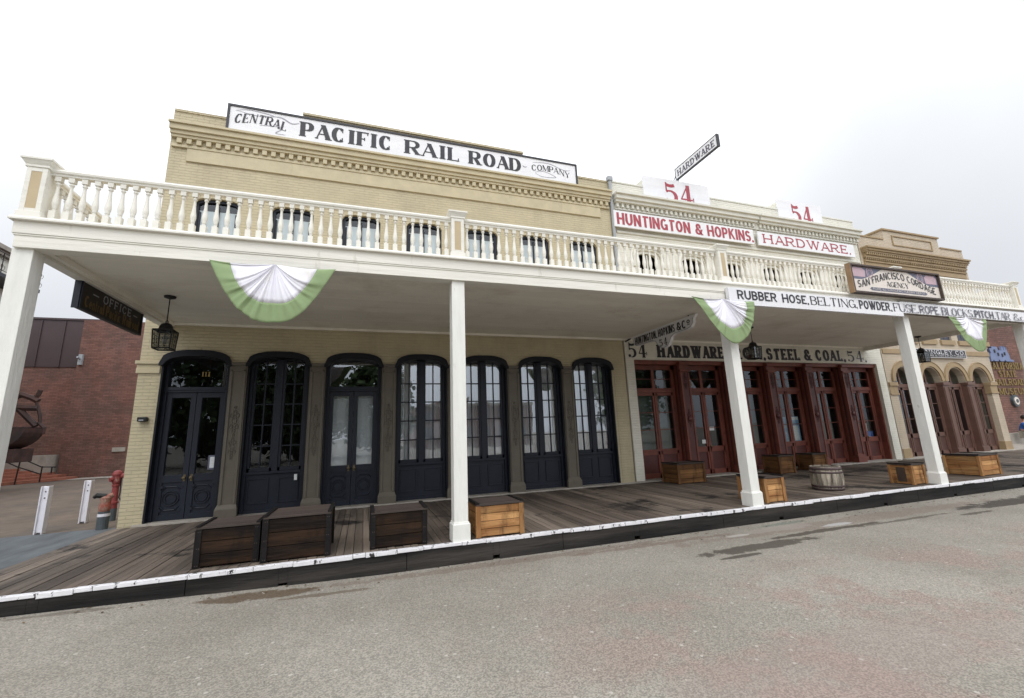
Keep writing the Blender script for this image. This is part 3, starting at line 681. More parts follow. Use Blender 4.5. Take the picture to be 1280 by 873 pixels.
def french_door(c, glassy, num=None, curtain=None):
    mb = MB(); y = GYY
    arched_frame(mb, c, OW-.004, .25, ZS, AH-.004, y-.08, .075, .14)
    xi0, xi1 = c-OW/2+.075, c+OW/2-.075
    mb.box(xi0, xi1, y-.07, y+.04, 2.56, 2.66); mb.box(xi0, xi1, y-.085, y+.04, 2.60, 2.63)
    o = mb.build('door', 'navy', yb, bevel=.003)
    for s_ in (-1, 1):
        a, b_ = (xi0, c-.004) if s_ < 0 else (c+.004, xi1)
        m2 = MB(); m2.box(a, a+.085, y-.04, y+.02, .28, 2.56); m2.box(b_-.085, b_, y-.04, y+.02, .28, 2.56)
        m2.box(a+.085, b_-.085, y-.04, y+.02, 2.46, 2.56); m2.box(a+.085, b_-.085, y-.04, y+.02, .93, 1.06); m2.box(a+.085, b_-.085, y-.04, y+.02, .28, .38)
        m2.box(a+.085, b_-.085, y-.018, y+.01, .38, .93)
        medallion(m2, (a+b_)/2, .655, y-.030, .15, .20)
        m2.build('door_leaf', 'navy', o, bevel=.002)
        m3 = MB(); m3.poly([(a+.08, y, 1.05), (b_-.08, y, 1.05), (b_-.08, y, 2.47), (a+.08, y, 2.47)]); m3.build('pane', GLD if num else GL, o, fix=False)
        m4 = MB(); q = c+s_*.055; m4.lathe((q, y-.05, 1.0), [(.012, -.05), (.026, -.045), (.028, -.03), (.010, -.02), (.010, .01)], 10, axis=1); m4.box(q-.018, q+.018, y-.046, y-.035, .94, 1.06)
        m4.build('handle', 'brass', o)
    tp = arch(c, OW-.15, ZS-.01, AH-.06); n = 12; xs = [xi0+(xi1-xi0)*i/n for i in range(n+1)]
    mb = MB()
    for i in range(n): mb.poly([(xs[i], y, 2.64), (xs[i+1], y, 2.64), (xs[i+1], y, tp(xs[i+1])+.03), (xs[i], y, tp(xs[i])+.03)])
    mb.build('transom_pane', GLD if num else GL, o, fix=False)
    if num:
        mb = MB(); text(mb, num, c+.03, c+.17, 2.87, 2.96, fx(y-.006), 'slab'); mb.build('door_number', 'gold', o, fix=False)
    if curtain:
        mb = MB(); mb.box(xi0+.03, xi1-.03, y+.10, y+.11, 1.0, 2.5); mb.build('curtain', curtain, o)
french_door(CX[0], True, '111')
french_window(CX[1], None)
french_door(CX[2], False, None, 'blind_grey')
for i in (3, 4, 5): french_window(CX[i], 'blind_grey')
french_window(CX[6], 'blind_grey')
mb = MB(); a = CX[0]+.28; mb.box(a, a+.17, GYY-.004, GYY-.001, 1.12, 1.38); mb.build('paper_notice', 'slate_blue', yb)
mb = MB(); mb.box(a+.03, a+.14, GYY-.008, GYY-.005, 1.15, 1.35); mb.build('paper_notice', 'paper', yb)
mb = MB(); mb.box(CX[1]+.37, CX[1]+.42, GYY-.12, GYY-.09, .84, .95); mb.build('sticker', 'paper', yb)
for c in UC:
    mb = MB(); y = FY+.12
    arched_frame(mb, c, UW-.004, 4.35, 6.40, .126, y-.05, .065, .10)
    mb.box(c-UW/2+.07, c+UW/2-.07, y-.03, y+.02, 5.36, 5.41); mb.box(c-UW/2+.07, c-UW/2+.10, y-.03, y+.02, 4.35, 6.25); mb.box(c+UW/2-.10, c+UW/2-.07, y-.03, y+.02, 4.35, 6.25)
    mb.box(c-.015, c+.015, y-.03, y+.02, 4.35, 6.40)
    o = mb.build('window', 'navy', yb)
    mb = MB(); mb.poly([(c-UW/2+.05, y, 4.4), (c+UW/2-.05, y, 4.4), (c+UW/2-.05, y, 6.46), (c-UW/2+.05, y, 6.46)]); mb.build('pane', GLD, o, fix=False)
    mb = MB(); mb.box(c-UW/2+.03, c+UW/2-.03, y+.02, y+.03, 4.4, 6.30); mb.build('blind', 'blind', o)
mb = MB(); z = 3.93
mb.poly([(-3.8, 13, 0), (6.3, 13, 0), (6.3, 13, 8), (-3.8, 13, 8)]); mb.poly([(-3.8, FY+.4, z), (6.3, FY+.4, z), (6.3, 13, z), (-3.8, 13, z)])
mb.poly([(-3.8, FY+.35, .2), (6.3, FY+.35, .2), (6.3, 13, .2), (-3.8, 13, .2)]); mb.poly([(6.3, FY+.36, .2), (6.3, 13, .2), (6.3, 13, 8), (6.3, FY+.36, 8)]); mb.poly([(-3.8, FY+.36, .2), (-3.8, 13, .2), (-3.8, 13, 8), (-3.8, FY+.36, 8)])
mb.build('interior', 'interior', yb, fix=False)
mb = MB(); mb.tube([(6.385, FY-.06, 8.5), (6.385, FY-.06, 4.2)], .045, 10); mb.box(6.31, 6.46, FY-.12, FY, 8.44, 8.56)
mb.build('downpipe', 'pipe_grey', yb, smooth=False)
# ------------------------------------------------------------------ white hardware store
wb = thing('white_brick_building', (6.41, FY, DZ), 'white painted brick building with a dark red timber shopfront under the balcony', 'building')
HX0, HX1 = 6.66, 16.02
mb = MB()
wall(mb, 6.41, 16.34, 0, 3.92, FY, [(HX0, HX1, .20, lambda x: 3.33)], .10, 1)
HC = [7.47+1.55*i for i in range(6)]
wall(mb, 6.43, 16.34, 3.92, 8.45, FY+.001, [(c-.42, c+.42, 4.35, arch(c, .84, 6.25, .22)) for c in HC], .22)
shell(mb, 6.41, 16.34, FY, 21, 0, 8.0); mb.poly([(6.41, FY, 8.0), (16.34, FY, 8.0), (16.34, 21, 8.0), (6.41, 21, 8.0)])
mb.box(6.44, 16.33, FY+.01, FY+.32, 7.9, 8.47)
mb.build('wall', 'white_brick', wb, fix=False)
mb = MB()
for a, b_ in ((6.52, 11.58), (11.76, 16.28)):
    cornice(mb, a, b_, FY, [(7.60, 7.64, .05), (7.64, 7.78, .03), (7.78, 7.86, .16), (7.86, 7.98, .22), (7.98, 8.04, .28)])
    x = a
    while x < b_-.06: mb.box(x, x+.08, FY-.10, FY-.02, 7.655, 7.775); x += .165
mb.box(6.42, 16.35, FY-.02, FY+.33, 8.45, 8.50); mb.box(6.5, 16.28, FY-.03, FY+.01, 6.90, 6.96); mb.box(11.56, 11.78, FY-.04, FY+.01, 7.6, 8.0)
mb.build('cornice', 'white_trim', wb, bevel=.004)
mb = MB()
for a, b_ in ((7.62, 10.02), (12.90, 14.86)): mb.box(a, b_, FY+.05, FY+.55, 8.30, 8.80)
mb.build('raised_parapet', 'white_brick', wb, split=True)
for c in HC:
    mb = MB(); y = FY+.10
    arched_frame(mb, c, .836, 4.35, 6.25, .216, y-.05, .09, .10); mb.box(c-.33, c+.33, y-.03, y+.02, 5.30, 5.36); mb.box(c-.02, c+.02, y-.03, y+.02, 4.35, 6.35)
    o = mb.build('window', 'white_trim', wb)
    mb = MB(); mb.box(c-.36, c+.36, y+.02, y+.03, 4.4, 5.76+.06*math.sin(c*3)); mb.build('blind', 'sign_white', o)
    mb = MB()
    a_ = [(c-.50+1.0*i/14, FY-.04, arch(c, 1.0, 6.25, .34)(c-.50+1.0*i/14)) for i in range(15)]
    mb.tube([(c-.50, FY-.03, 5.95)]+a_+[(c+.50, FY-.03, 5.95)], .04, 6); mb.build('arch_moulding', 'white_trim', wb)
# painted wall lettering
mb = MB(); fr = fx(FY-.004)
def tpx(mb, s, u0, u1, vt0, vb0, vt1, vb1, y, style, **k):
    "place text by the photo pixels of its left and right edges on the plane y"
    a = at(u0, vt0, 1, y); b_ = at(u0, vb0, 1, y); c = at(u1, vt1, 1, y); d = at(u1, vb1, 1, y)
    text(mb, s, (a.x+b_.x)/2, (c.x+d.x)/2, (b_.z+d.z)/2, (a.z+c.z)/2, fx(y), style, **k)
y = FY-.006
text(mb, '54', 6.48, 7.10, 3.38, 3.78, fx(y), 'numeral', gap=.04)
for s, u0, u1 in (('HARDWARE,', 821, 907), ('IRON,', 908, 955), ('STEEL', 957, 999), ('&', 1003.5, 1013.5), ('COAL.', 1018, 1054)):
    a = at(u0, 441, 1, FY).x; b_ = at(u1, 441, 1, FY).x
    text(mb, s, a, b_, 3.395, 3.745, fx(y), 'egyptian' if s != '&' else 'egyptian')
text(mb, '54.', at(1058, 445, 1, FY).x, at(1082, 445, 1, FY).x, 3.39, 3.75, fx(y), 'numeral')
mb.build('lettering', 'sign_black', wb, fix=False)
# red shopfront
PX = [HX0+(HX1-HX0)*i/6 for i in range(7)]
RY = FY+.30
CW = .30
mb = MB(); mb.box(HX0, HX1, FY+.06, RY+.05, 3.22, 3.34); mb.box(HX0, HX0+.06, FY+.1, RY, .25, 3.22); mb.box(HX1-.06, HX1, FY+.1, RY, .25, 3.22)
mb.build('shopfront_beam', 'red_paint', wb)
for i in range(1, 6):
    c = PX[i]; mb = MB()
    mb.box(c-CW/2, c+CW/2, FY-.0, FY+.06, .42, 3.30); mb.box(c-CW/2+.03, c+CW/2-.03, FY+.06, RY+.05, .25, 3.25)
    mb.box(c-CW/2-.03, c+CW/2+.03, FY-.04, FY+.12, .25, .46); mb.box(c-CW/2-.015, c+CW/2+.015, FY-.025, FY+.1, .46, .50)
    for s_ in (-1, 1): mb.box(c+s_*CW/2, c+s_*(CW/2-.05), FY-.022, FY+.0, .52, 3.0)
    for k in range(2): mb.box(c-CW/2-.012, c-CW/2, FY+.02+k*.12, FY+.07+k*.12, .5, 3.2)
    m5 = MB(); m5.box(c-CW/2+.052, c+CW/2-.052, FY-.006, FY-.001, .55, 2.98); m5.box(c-CW/2-.004, c-CW/2+.026, FY+.08, FY+.13, .5, 3.18)
    mb.box(c-CW/2-.02, c+CW/2+.02, FY-.05, FY+.08, 3.02, 3.08); mb.box(c-CW/2-.03, c+CW/2+.03, FY-.06, FY+.08, 3.20, 3.28)
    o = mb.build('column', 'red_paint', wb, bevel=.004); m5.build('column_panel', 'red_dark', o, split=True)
    mb = MB(); relief(mb, c, 2.78, FY-.002, .8); relief(mb, c, 1.78, FY-.002, .85)
    mb.lathe((c, FY-.0, 1.75), [(.07, 0), (.065, -.03), (.03, -.05), (.003, -.055)], 12, axis=1); mb.build('ornament', 'red_dark', o, smooth=True)
def shop_bay(i, door):
    a, b_ = PX[i]+(CW/2 if i else .06), PX[i+1]-(CW/2 if i < 5 else .06)
    y = RY; c = (a+b_)/2; mb = MB(); mb.box(a, a+.09, y-.04, y+.05, .25, 3.22); mb.box(b_-.09, b_, y-.04, y+.05, .25, 3.22)
    mb.box(a, b_, y-.04, y+.05, 3.10, 3.22); mb.box(a+.09, b_-.09, y-.06, y+.05, 2.48, 2.56); mb.box(a+.09, b_-.09, y-.03, y+.04, 2.56, 2.60)
    mb.box(c-.045, c+.045, y-.03, y+.04, 2.60, 3.10)
    zp = .86
    for s_ in (-1, 1):
        q0, q1 = (a+.09, c-.02) if s_ < 0 else (c+.02, b_-.09)
        mb.box(q0, q0+.055, y-.03, y+.03, .28, 2.48); mb.box(q1-.055, q1, y-.03, y+.03, .28, 2.48)
        mb.box(q0, q1, y-.03, y+.03, 2.40, 2.48); mb.box(q0, q1, y-.03, y+.03, zp, zp+.14); mb.box(q0, q1, y-.03, y+.03, .28, .40)
        for z in (1.50, 1.95): mb.box(q0+.05, q1-.05, y-.012, y+.012, z-.009, z+.009)
        q0t, q1t = (a+.09, c-.045) if s_ < 0 else (c+.045, b_-.09); mb.box(q0t, q1t, y-.012, y+.012, 2.84, 2.857)
    mb.box(c-.02, c+.02, y-.045, y+.03, .28, 2.48)
    if not door: mb.box(a+.09, b_-.09, y-.055, y+.03, zp+.09, zp+.14)
    o = mb.build('door' if door else 'window', 'red_paint', wb, bevel=.003)
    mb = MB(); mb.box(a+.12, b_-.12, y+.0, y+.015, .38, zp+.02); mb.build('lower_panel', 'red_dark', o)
    mb = MB(); mb.poly([(a+.09, y, .95), (b_-.09, y, .95), (b_-.09, y, 2.45), (a+.09, y, 2.45)]); mb.poly([(a+.09, y, 2.58), (b_-.09, y, 2.58), (b_-.09, y, 3.12), (a+.09, y, 3.12)]); mb.build('pane', GLD, o, fix=False)
    if i in (0, 2, 4): mb = MB(); mb.box(a+.1, b_-.1, y+.22, y+.23, .9, 2.45); mb.build('shade', 'blind_green', o)
    if door:
        mb = MB(); mb.lathe((c+.05, y-.03, 1.0), [(.012, -.05), (.026, -.045), (.026, -.03), (.010, -.02), (.010, .01)], 10, axis=1); mb.build('handle', 'brass', o)
    if i == 1:
        mb = MB(); mb.box(c-.20, c-.05, y-.008, y-.004, 1.08, 1.18); mb.box(c+.10, c+.26, y-.008, y-.004, 1.42, 1.52); mb.build('notice', 'paper', o, split=True)
        mb = MB(); text(mb, '113', a+.14, a+.30, 2.65, 2.80, fx(y-.006), 'slab'); mb.build('door_number', 'gold', o, fix=False)
    if i == 3:
        mb = MB(); mb.box(a+.15, c-.06, y+.05, y+.055, 1.0, 1.72); mb.box(c+.06, b_-.2, y+.05, y+.055, 1.0, 1.72); mb.build('poster', 'poster_blue', o, split=True)
        mb = MB(); mb.box(c+.09, b_-.26, y+.045, y+.049, 1.02, 1.45); mb.box(c+.07, b_-.22, y+.045, y+.049, 1.62, 1.71); mb.build('notice', 'paper', o, split=True)
    if i == 5:
        mb = MB(); mb.box(c+.1, b_-.2, y+.06, y+.065, .98, 1.17); mb.build('notice', 'shirt', o); mb = MB(); mb.box(c+.1, c+.24, y+.06, y+.065, 1.19, 1.42); mb.build('notice', 'paper', o, split=True)
for i in range(6): shop_bay(i, i in (1, 5))
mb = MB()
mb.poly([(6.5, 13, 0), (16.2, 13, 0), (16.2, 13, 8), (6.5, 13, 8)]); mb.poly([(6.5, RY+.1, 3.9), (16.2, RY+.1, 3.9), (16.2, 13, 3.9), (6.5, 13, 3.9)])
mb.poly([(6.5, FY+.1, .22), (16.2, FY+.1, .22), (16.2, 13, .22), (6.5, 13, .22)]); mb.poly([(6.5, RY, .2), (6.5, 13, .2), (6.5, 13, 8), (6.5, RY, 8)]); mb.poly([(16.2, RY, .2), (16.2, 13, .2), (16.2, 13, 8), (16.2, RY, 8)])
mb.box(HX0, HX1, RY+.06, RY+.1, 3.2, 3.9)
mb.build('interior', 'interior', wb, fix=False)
# ------------------------------------------------------------------ tan arcaded building
tb = thing('tan_brick_building', (16.4, FY, DZ), 'tan brick building with four ochre trimmed round arches beyond the white shopfront', 'building')
TX0, TX1 = 16.38, 22.42
AC = [17.30, 18.70, 20.10, 21.50]; AW = 1.04
rnd = lambda c, w, zs: (lambda x: zs+math.sqrt(max(0, (w/2)**2-(x-c)**2)))
mb = MB()
wall(mb, TX0, TX1, 0, 4.0, FY, [(c-AW/2, c+AW/2, .2, rnd(c, AW, 2.72)) for c in AC], .5, 20)
TU = [16.95+1.04*i for i in range(6)]
wall(mb, TX0, TX1, 4.0, 7.95, FY+.001, [(c-.34, c+.34, 4.25, arch(c, .68, 6.0, .15)) for c in TU], .2)
shell(mb, TX0, TX1, FY, 21, 0, 7.6); mb.poly([(TX0, FY, 7.6), (TX1, FY, 7.6), (TX1, 21, 7.6), (TX0, 21, 7.6)])
mb.box(TX0, TX1, FY+.01, FY+.3, 7.5, 7.95)
mb.build('wall', 'tan_brick', tb, fix=False)
mb = MB(); mb.box(17.85, 21.05, FY+.0, FY+.5, 7.7, 8.34)
mb.build('raised_parapet', 'tan_brick', tb)
mb = MB(); mb.box(17.80, 21.10, FY-.05, FY+.55, 8.34, 8.40); mb.box(TX0, 17.8, FY-.03, FY+.33, 7.95, 8.0); mb.box(21.1, TX1+.02, FY-.03, FY+.33, 7.95, 8.0)
for q in ((18.3, 20.6, 7.78, 7.82), (18.3, 20.6, 8.14, 8.18), (18.3, 18.34, 7.82, 8.14), (20.56, 20.6, 7.82, 8.14)): mb.box(q[0], q[1], FY-.03, FY+.01, q[2], q[3])
mb.build('parapet_coping', 'ochre', tb)
mb = MB()
cornice(mb, TX0+.14, TX1-.12, FY, [(6.78, 6.98, .03), (6.98, 7.02, .07), (7.02, 7.06, .05), (7.12, 7.20, .10), (7.20, 7.30, .08), (7.30, 7.36, .16), (7.36, 7.44, .20), (7.44, 7.50, .25)])
mb.box(TX0+.14, TX1-.12, FY-.04, FY, 7.06, 7.12)
x = TX0+.14
while x < TX1-.2: mb.box(x, x+.05, FY-.09, FY-.03, 7.065, 7.115); mb.box(x, x+.06, FY-.15, FY-.07, 7.21, 7.295); x += .105
mb.build('cornice', 'ochre', tb)
mb = MB()
mb.box(TX0+.05, TX1, FY-.03, FY+.01, 3.70, 3.86)
for c in AC:
    n = 18
    for i in range(n):
        a0, a1 = math.pi*i/n, math.pi*(i+1)/n
        pts = [(c+r*math.cos(a), FY-.04, 2.76+r*math.sin(a)) for r, a in ((AW/2, a0), (AW/2+.165, a0), (AW/2+.165, a1), (AW/2, a1))]
        mb.prism(pts, (0, .05, 0))
        pts = [(c+r*math.cos(a), FY-.055, 2.76+r*math.sin(a)) for r, a in ((AW/2+.155, a0), (AW/2+.178, a0), (AW/2+.178, a1), (AW/2+.155, a1))]
        mb.prism(pts, (0, .05, 0))
mb.build('arch_trim', 'ochre', tb)
mb = MB()
for a, b_ in ((TX0+.02, AC[0]-AW/2+.04), (AC[3]+AW/2-.04, TX1)):
    mb = MB(); mb.box(a, b_, FY-.05, FY+.4, 2.60, 2.72); mb.box(a, b_, FY-.03, FY+.4, 2.30, 2.36); mb.box(a+.01, b_-.01, FY-.012, FY+.4, 2.36, 2.60); mb.build('pilaster_capital', 'ochre', tb, bevel=.004)
    mb = MB(); mb.box(a, b_-.01, FY-.02, FY+.4, .25, .58); mb.build('pilaster_base', 'ochre', tb, bevel=.004)
mb = MB(); mb.box(AC[0]-AW/2-.0, AC[0]-AW/2+.012, FY+.06, FY+.49, .3, 2.3); mb.build('jamb', 'mauve_dark', tb)
for i in range(3):
    c = (AC[i]+AC[i+1])/2; mb = MB(); w = 1.40-AW
    mb.box(c-w/2-.004, c+w/2+.004, FY-.012, FY+.49, .30, 2.70); mb.box(c-w/2-.01, c+w/2+.01, FY-.03, FY+.5, .25, .45); mb.box(c-w/2-.02, c+w/2+.02, FY-.05, FY+.5, 2.62, 2.72)
    for k in (-1, 1): mb.box(c+k*.13-.02, c+k*.12+.02, FY-.03, FY+.03, .5, 2.55)
    mb.build('column', 'mauve', tb, bevel=.004)
for i, c in enumerate(AC):
    y = FY+.19; mb = MB(); f = rnd(c, AW, 2.72)
    for s_ in (-1, 1):
        mb.box(c+s_*AW/2, c+s_*(AW/2-.10), y-.03, y+.05, .28, 2.72)
        q0, q1 = (c-AW/2+.10, c-.015) if s_ < 0 else (c+.015, c+AW/2-.10)
        mb.box(q0, q0+.045, y-.02, y+.03, .28, 2.56); mb.box(q1-.045, q1, y-.02, y+.03, .28, 2.56)
        mb.box(q0, q1, y-.02, y+.03, 2.48, 2.56); mb.box(q0, q1, y-.02, y+.03, .88, 1.02); mb.box(q0, q1, y-.02, y+.03, .28, .42)
        if i != 2:
            for z in (1.50, 2.0): mb.box(q0+.07, q1-.07, y-.012, y+.012, z-.011, z+.011)
    mb.box(c-AW/2+.08, c+AW/2-.08, y-.04, y+.04, 2.56, 2.68)
    mb.box(c-.03, c+.03, y-.02, y+.03, 2.68, 3.22)
    o = mb.build('door', 'mauve', tb, bevel=.003)
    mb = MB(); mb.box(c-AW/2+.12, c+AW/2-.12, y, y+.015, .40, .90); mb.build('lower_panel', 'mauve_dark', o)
    mb = MB(); n = 16; xs = [c-AW/2+.02+(AW-.04)*k/n for k in range(n+1)]
    for k in range(n): mb.poly([(xs[k], y+.005, .95), (xs[k+1], y+.005, .95), (xs[k+1], y+.005, f(xs[k+1])), (xs[k], y+.005, f(xs[k]))])
    mb.build('pane', GLC, o, fix=False)
for c in TU:
    mb = MB(); y = FY+.06; mb.box(c-.34, c-.01, y, y+.03, 4.25, 6.1)
    mb.box(c+.01, c+.34, y, y+.03, 4.25, 6.1)
    o = mb.build('shutter', 'shutter', tb)
    mb = MB(); mb.box(c-.40, c+.40, FY-.06, FY+.06, 4.08, 4.25); mb.build('sill', 'ochre', tb)
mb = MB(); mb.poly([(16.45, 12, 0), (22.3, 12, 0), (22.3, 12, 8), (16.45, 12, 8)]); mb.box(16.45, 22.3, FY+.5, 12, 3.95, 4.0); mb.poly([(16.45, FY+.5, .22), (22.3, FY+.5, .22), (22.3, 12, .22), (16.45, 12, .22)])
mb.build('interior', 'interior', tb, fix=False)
# ------------------------------------------------------------------ museum building on the right
mr_ = thing('museum_building', (22.5, 11.3, 0), 'red brick museum wall with gold lettering at the right edge', 'building')
MY = 11.3
mb = MB(); mb.box(22.45, 60, MY, 24, 0, 6.35); mb.build('wall', 'museum_brick', mr_)
mb = MB(); mb.box(22.45, 60, MY-.30, MY, 0, .72); mb.build('base_ledge', 'concrete', mr_)
mb = MB()
for s, v, uL, hgt in (('CALIFORNIA', 461.5, 1237, 17), ('STATE', 472.5, 1250, 16), ('RAILROAD', 483, 1241, 17), ('MUSEUM', 494.5, 1246, 17)):
    pass
rows = [('CALIFORNIA', 1234.5, 1277, 453.5, 462), ('STATE', 1247, 1269, 463.5, 471.5), ('RAILROAD', 1240.5, 1279.5, 474, 482), ('MUSEUM', 1247.5, 1283, 485.5, 493.5)]
for s, u0, u1, v0, v1 in rows:
    a = at(u0, (v0+v1)/2, 1, MY); b_ = at(u1, (v0+v1)/2+2, 1, MY); t = at((u0+u1)/2, v0, 1, MY).z; q = at((u0+u1)/2, v1, 1, MY).z
    text(mb, s, a.x, b_.x, q, t, fx(MY-.03), 'slab', depth=.02)
mb.build('lettering', 'gold', mr_, fix=False)
mb = MB(); a = at(1236, 452, 1, MY); b_ = at(1264, 452, 1, MY); t = at(1250, 433.5, 1, MY).z; z0 = a.z
W_ = b_.x-a.x; H_ = t-z0
sil = [(0, 0), (.06, .0), (.10, .10), (.14, 0), (.3, 0), (.34, .12), (.40, 0), (.55, 0), (.6, .1), (.66, 0), (1, 0), (.98, .1), (.86, .14), (.84, .5), (.80, .62), (.80, .95), (.76, .7), (.72, 1.0), (.66, .72), (.60, 1.0), (.55, .70), (.40, .72), (.38, .95), (.12, .95), (.16, .85), (.02, .80), (.06, .55), (0, .3)]
mb.prism([(a.x+W_*p, MY-.10, z0+H_*q) for p, q in sil], (0, .08, 0)); mb.build('emblem', 'slate_blue', mr_)
MT['emblem_blue'] = mat('emblem_blue_enamel', (.16, .20, .34), .5, .15, 3)
mr_.children[-1].data.materials[0] = MT['emblem_blue'] if mr_.children[-1].name.startswith('emblem') else mr_.children[-1].data.materials[0]
for o in kids(mr_):
    if o.name.startswith('emblem'): o.data.materials.clear(); o.data.materials.append(MT['emblem_blue'])
mb = MB()
for q in ((.2, .55), (.33, .35), (.5, .3), (.62, .4)): mb.box(a.x+W_*q[0], a.x+W_*(q[0]+.05), MY-.125, MY-.105, z0+H_*q[1], z0+H_*(q[1]+.2))
mb.build('emblem_detail', 'sign_black', mr_)
p = at(1267, 501.5, 1, MY); mb = MB(); mb.lathe((p.x, MY-.0, p.z), [(.26, -.10), (.26, -.0)], 24, axis=1); o = mb.build('round_sign', 'dark_pipe', mr_)
mb = MB(); mb.lathe((p.x, MY-.10, p.z), [(.17, -.02), (.17, -.0)], 24, axis=1); o2 = mb.build('disc', 'cream', o)
mb = MB(); mb.lathe((p.x, MY-.12, p.z), [(.08, -.02), (.08, -.0)], 16, axis=1); mb.build('ring', 'dark_pipe', o)
# ------------------------------------------------------------------ balcony
BX0, BX1 = -3.66, 15.66
bal = thing('balcony', (BX0, 5.85, DZ), 'long off-white timber balcony on square posts with turned balusters across the shopfronts', 'balcony')
mb = MB(); yy = 5.96
while yy < FY-.02:
    q = BX0+.1
    while q < BX1-.1:
        q2 = min(q+random.uniform(2.5, 4.5), BX1-.1); mb.box(q, q2-.002, yy, min(yy+.237, FY-.01), 3.871+random.uniform(-.0012, .0012), 3.91); q = q2
    yy += .24
mb.build('ceiling', 'ceiling', bal)
mb = MB(); mb.box(BX0+.05, BX1-.05, 5.9, FY-.01, 3.98, 4.04); mb.build('deck', 'panel_tan', bal)
mb = MB()
mb.box(BX0+.02, BX1-.02, 5.80, 5.98, 3.75, 3.92)
mb.box(BX0, BX1, 5.785, 5.96, 3.905, 4.05)
mb.box(BX0+.01, BX1-.01, 5.79, 5.97, 3.885, 3.90)
mb.prism([(BX0-.03, 5.74, 4.05), (BX0-.03, 5.74, 4.075), (BX0-.03, 5.79, 4.11), (BX0-.03, 6.0, 4.11), (BX0-.03, 6.0, 4.05)], (BX1-BX0+.06, 0, 0))
mb.build('fascia', 'balcony_white', bal, bevel=.004)
for x0, x1 in ((BX0, BX0+.16), (BX1-.16, BX1)):
    mb = MB(); mb.box(x0+.02, x1-.02, 5.985, FY-.02, 3.76, 3.92); mb.box(x0, x1, 5.97, FY-.02, 3.921, 4.052); mb.box(x0-.04, x1+.03, 6.003, FY-.02, 4.054, 4.105)
    mb.build('side_beam', 'balcony_white', bal, bevel=.004)
mb = MB(); mb.box(BX0+.14, BX0+.20, 6.0, FY-.02, 3.80, 3.868); mb.box(BX0+.2, BX1-.2, FY-.06, FY-.02, 3.82, 3.868); mb.build('ceiling_trim', 'ceiling', bal)
PXS = [-3.57, 1.225, 6.155, 11.0, 15.5]
for c in PXS:
    mb = MB(); w = .092
    mb.box(c-w, c+w, 5.84, 6.03, .48, 3.752); o = mb.build('post', 'post_white', bal, bevel=.005)
    mb = MB(); mb.box(c-w-.022, c+w+.022, 5.818, 6.052, DZ, .46); mb.prism([(c-w-.022, 5.818, .46), (c+w+.022, 5.818, .46), (c+w, 5.84, .485), (c-w, 5.84, .485)], (0, .20, 0)); mb.box(c-w-.01, c+w+.01, 5.83, 6.04, .46, .485)
    mb.build('plinth', 'post_white', o, bevel=.004)
    mb = MB(); w = .092; z0 = 4.11
    mb.box(c-w-.015, c+w+.015, 5.80, 6.02, z0, z0+.07); mb.box(c-w, c+w, 5.825, 6.0, z0+.07, 4.73)
    for a, b_ in ((c-w, c-w+.045), (c+w-.045, c+w)): mb.box(a, b_, 5.815, 5.825, z0+.07, 4.72)
    mb.box(c-w+.045, c+w-.045, 5.815, 5.825, z0+.07, z0+.11); mb.box(c-w+.045, c+w-.045, 5.815, 5.825, 4.67, 4.72)
    mb.box(c-w-.015, c+w+.015, 5.805, 6.02, 4.72, 4.75); mb.prism([(c-w-.015, 5.805, 4.75), (c+w+.015, 5.805, 4.75), (c+w+.045, 5.775, 4.80), (c-w-.045, 5.775, 4.80)], (0, .25, 0)); mb.box(c-w-.05, c+w+.05, 5.77, 6.05, 4.80, 4.825)
    o = mb.build('pedestal', 'balcony_white', bal, bevel=.003)
    mb = MB(); mb.box(c-w+.045, c+w-.045, 5.819, 5.8245, z0+.11, 4.67); mb.build('pedestal_panel', 'panel_tan', o)
def rail(mb, p0, p1, along):
    prof = [(-.035, 4.675), (.035, 4.675), (.035, 4.70), (.052, 4.705), (.058, 4.73), (.045, 4.745), (.045, 4.755), (-.045, 4.755), (-.045, 4.745), (-.058, 4.73), (-.052, 4.705), (-.035, 4.70)]
    if along == 'x': mb.prism([(p0, 5.91+a, z) for a, z in prof], (p1-p0, 0, 0))
    else: mb.prism([(along+a, p0, z) for a, z in prof], (0, p1-p0, 0))
for a, b_ in zip(PXS[:-1], PXS[1:]):
    mb = MB(); rail(mb, a+.09, b_-.09, 'x'); mb.build('handrail', 'balcony_white', bal, bevel=.002)
for xx in (BX0+.09, BX1-.16):
    mb = MB(); rail(mb, 6.0, FY-.01, xx); mb.build('handrail', 'balcony_white', bal, bevel=.002)
def baluster_mb(x, y):
    mb = MB(); z = 4.11; k = .565
    mb.box(x-.030, x+.030, y-.030, y+.030, z, z+.135*k/.565)
    prof = [(.030, .135), (.018, .150), (.018, .162), (.025, .168), (.021, .180), (.028, .205), (.0315, .235), (.030, .265), (.023, .315), (.0175, .38), (.015, .43), (.0145, .462), (.024, .470), (.024, .482), (.015, .488), (.017, .500), (.028, .505)]
    mb.lathe((x, y, z), [(r, h) for r, h in prof], 12, a0=0)
    mb.box(x-.028, x+.028, y-.028, y+.028, z+.505, z+.567)
    return mb
proto = baluster_mb(0, 0); proto_o = None
spots = []
for a, b_ in zip(PXS[:-1], PXS[1:]):
    n = 38; st = (b_-a-.19)/n
    for i in range(n): spots.append((a+.095+st*(i+.5), 5.91))
side = [(BX0+.09, 6.12+.118*i) for i in range(29)]
far = [(BX1-.16, 6.12+.118*i) for i in range(29)]
near = (spots[:78]+side[:22]); rest = spots[78:]+side[22:]+far
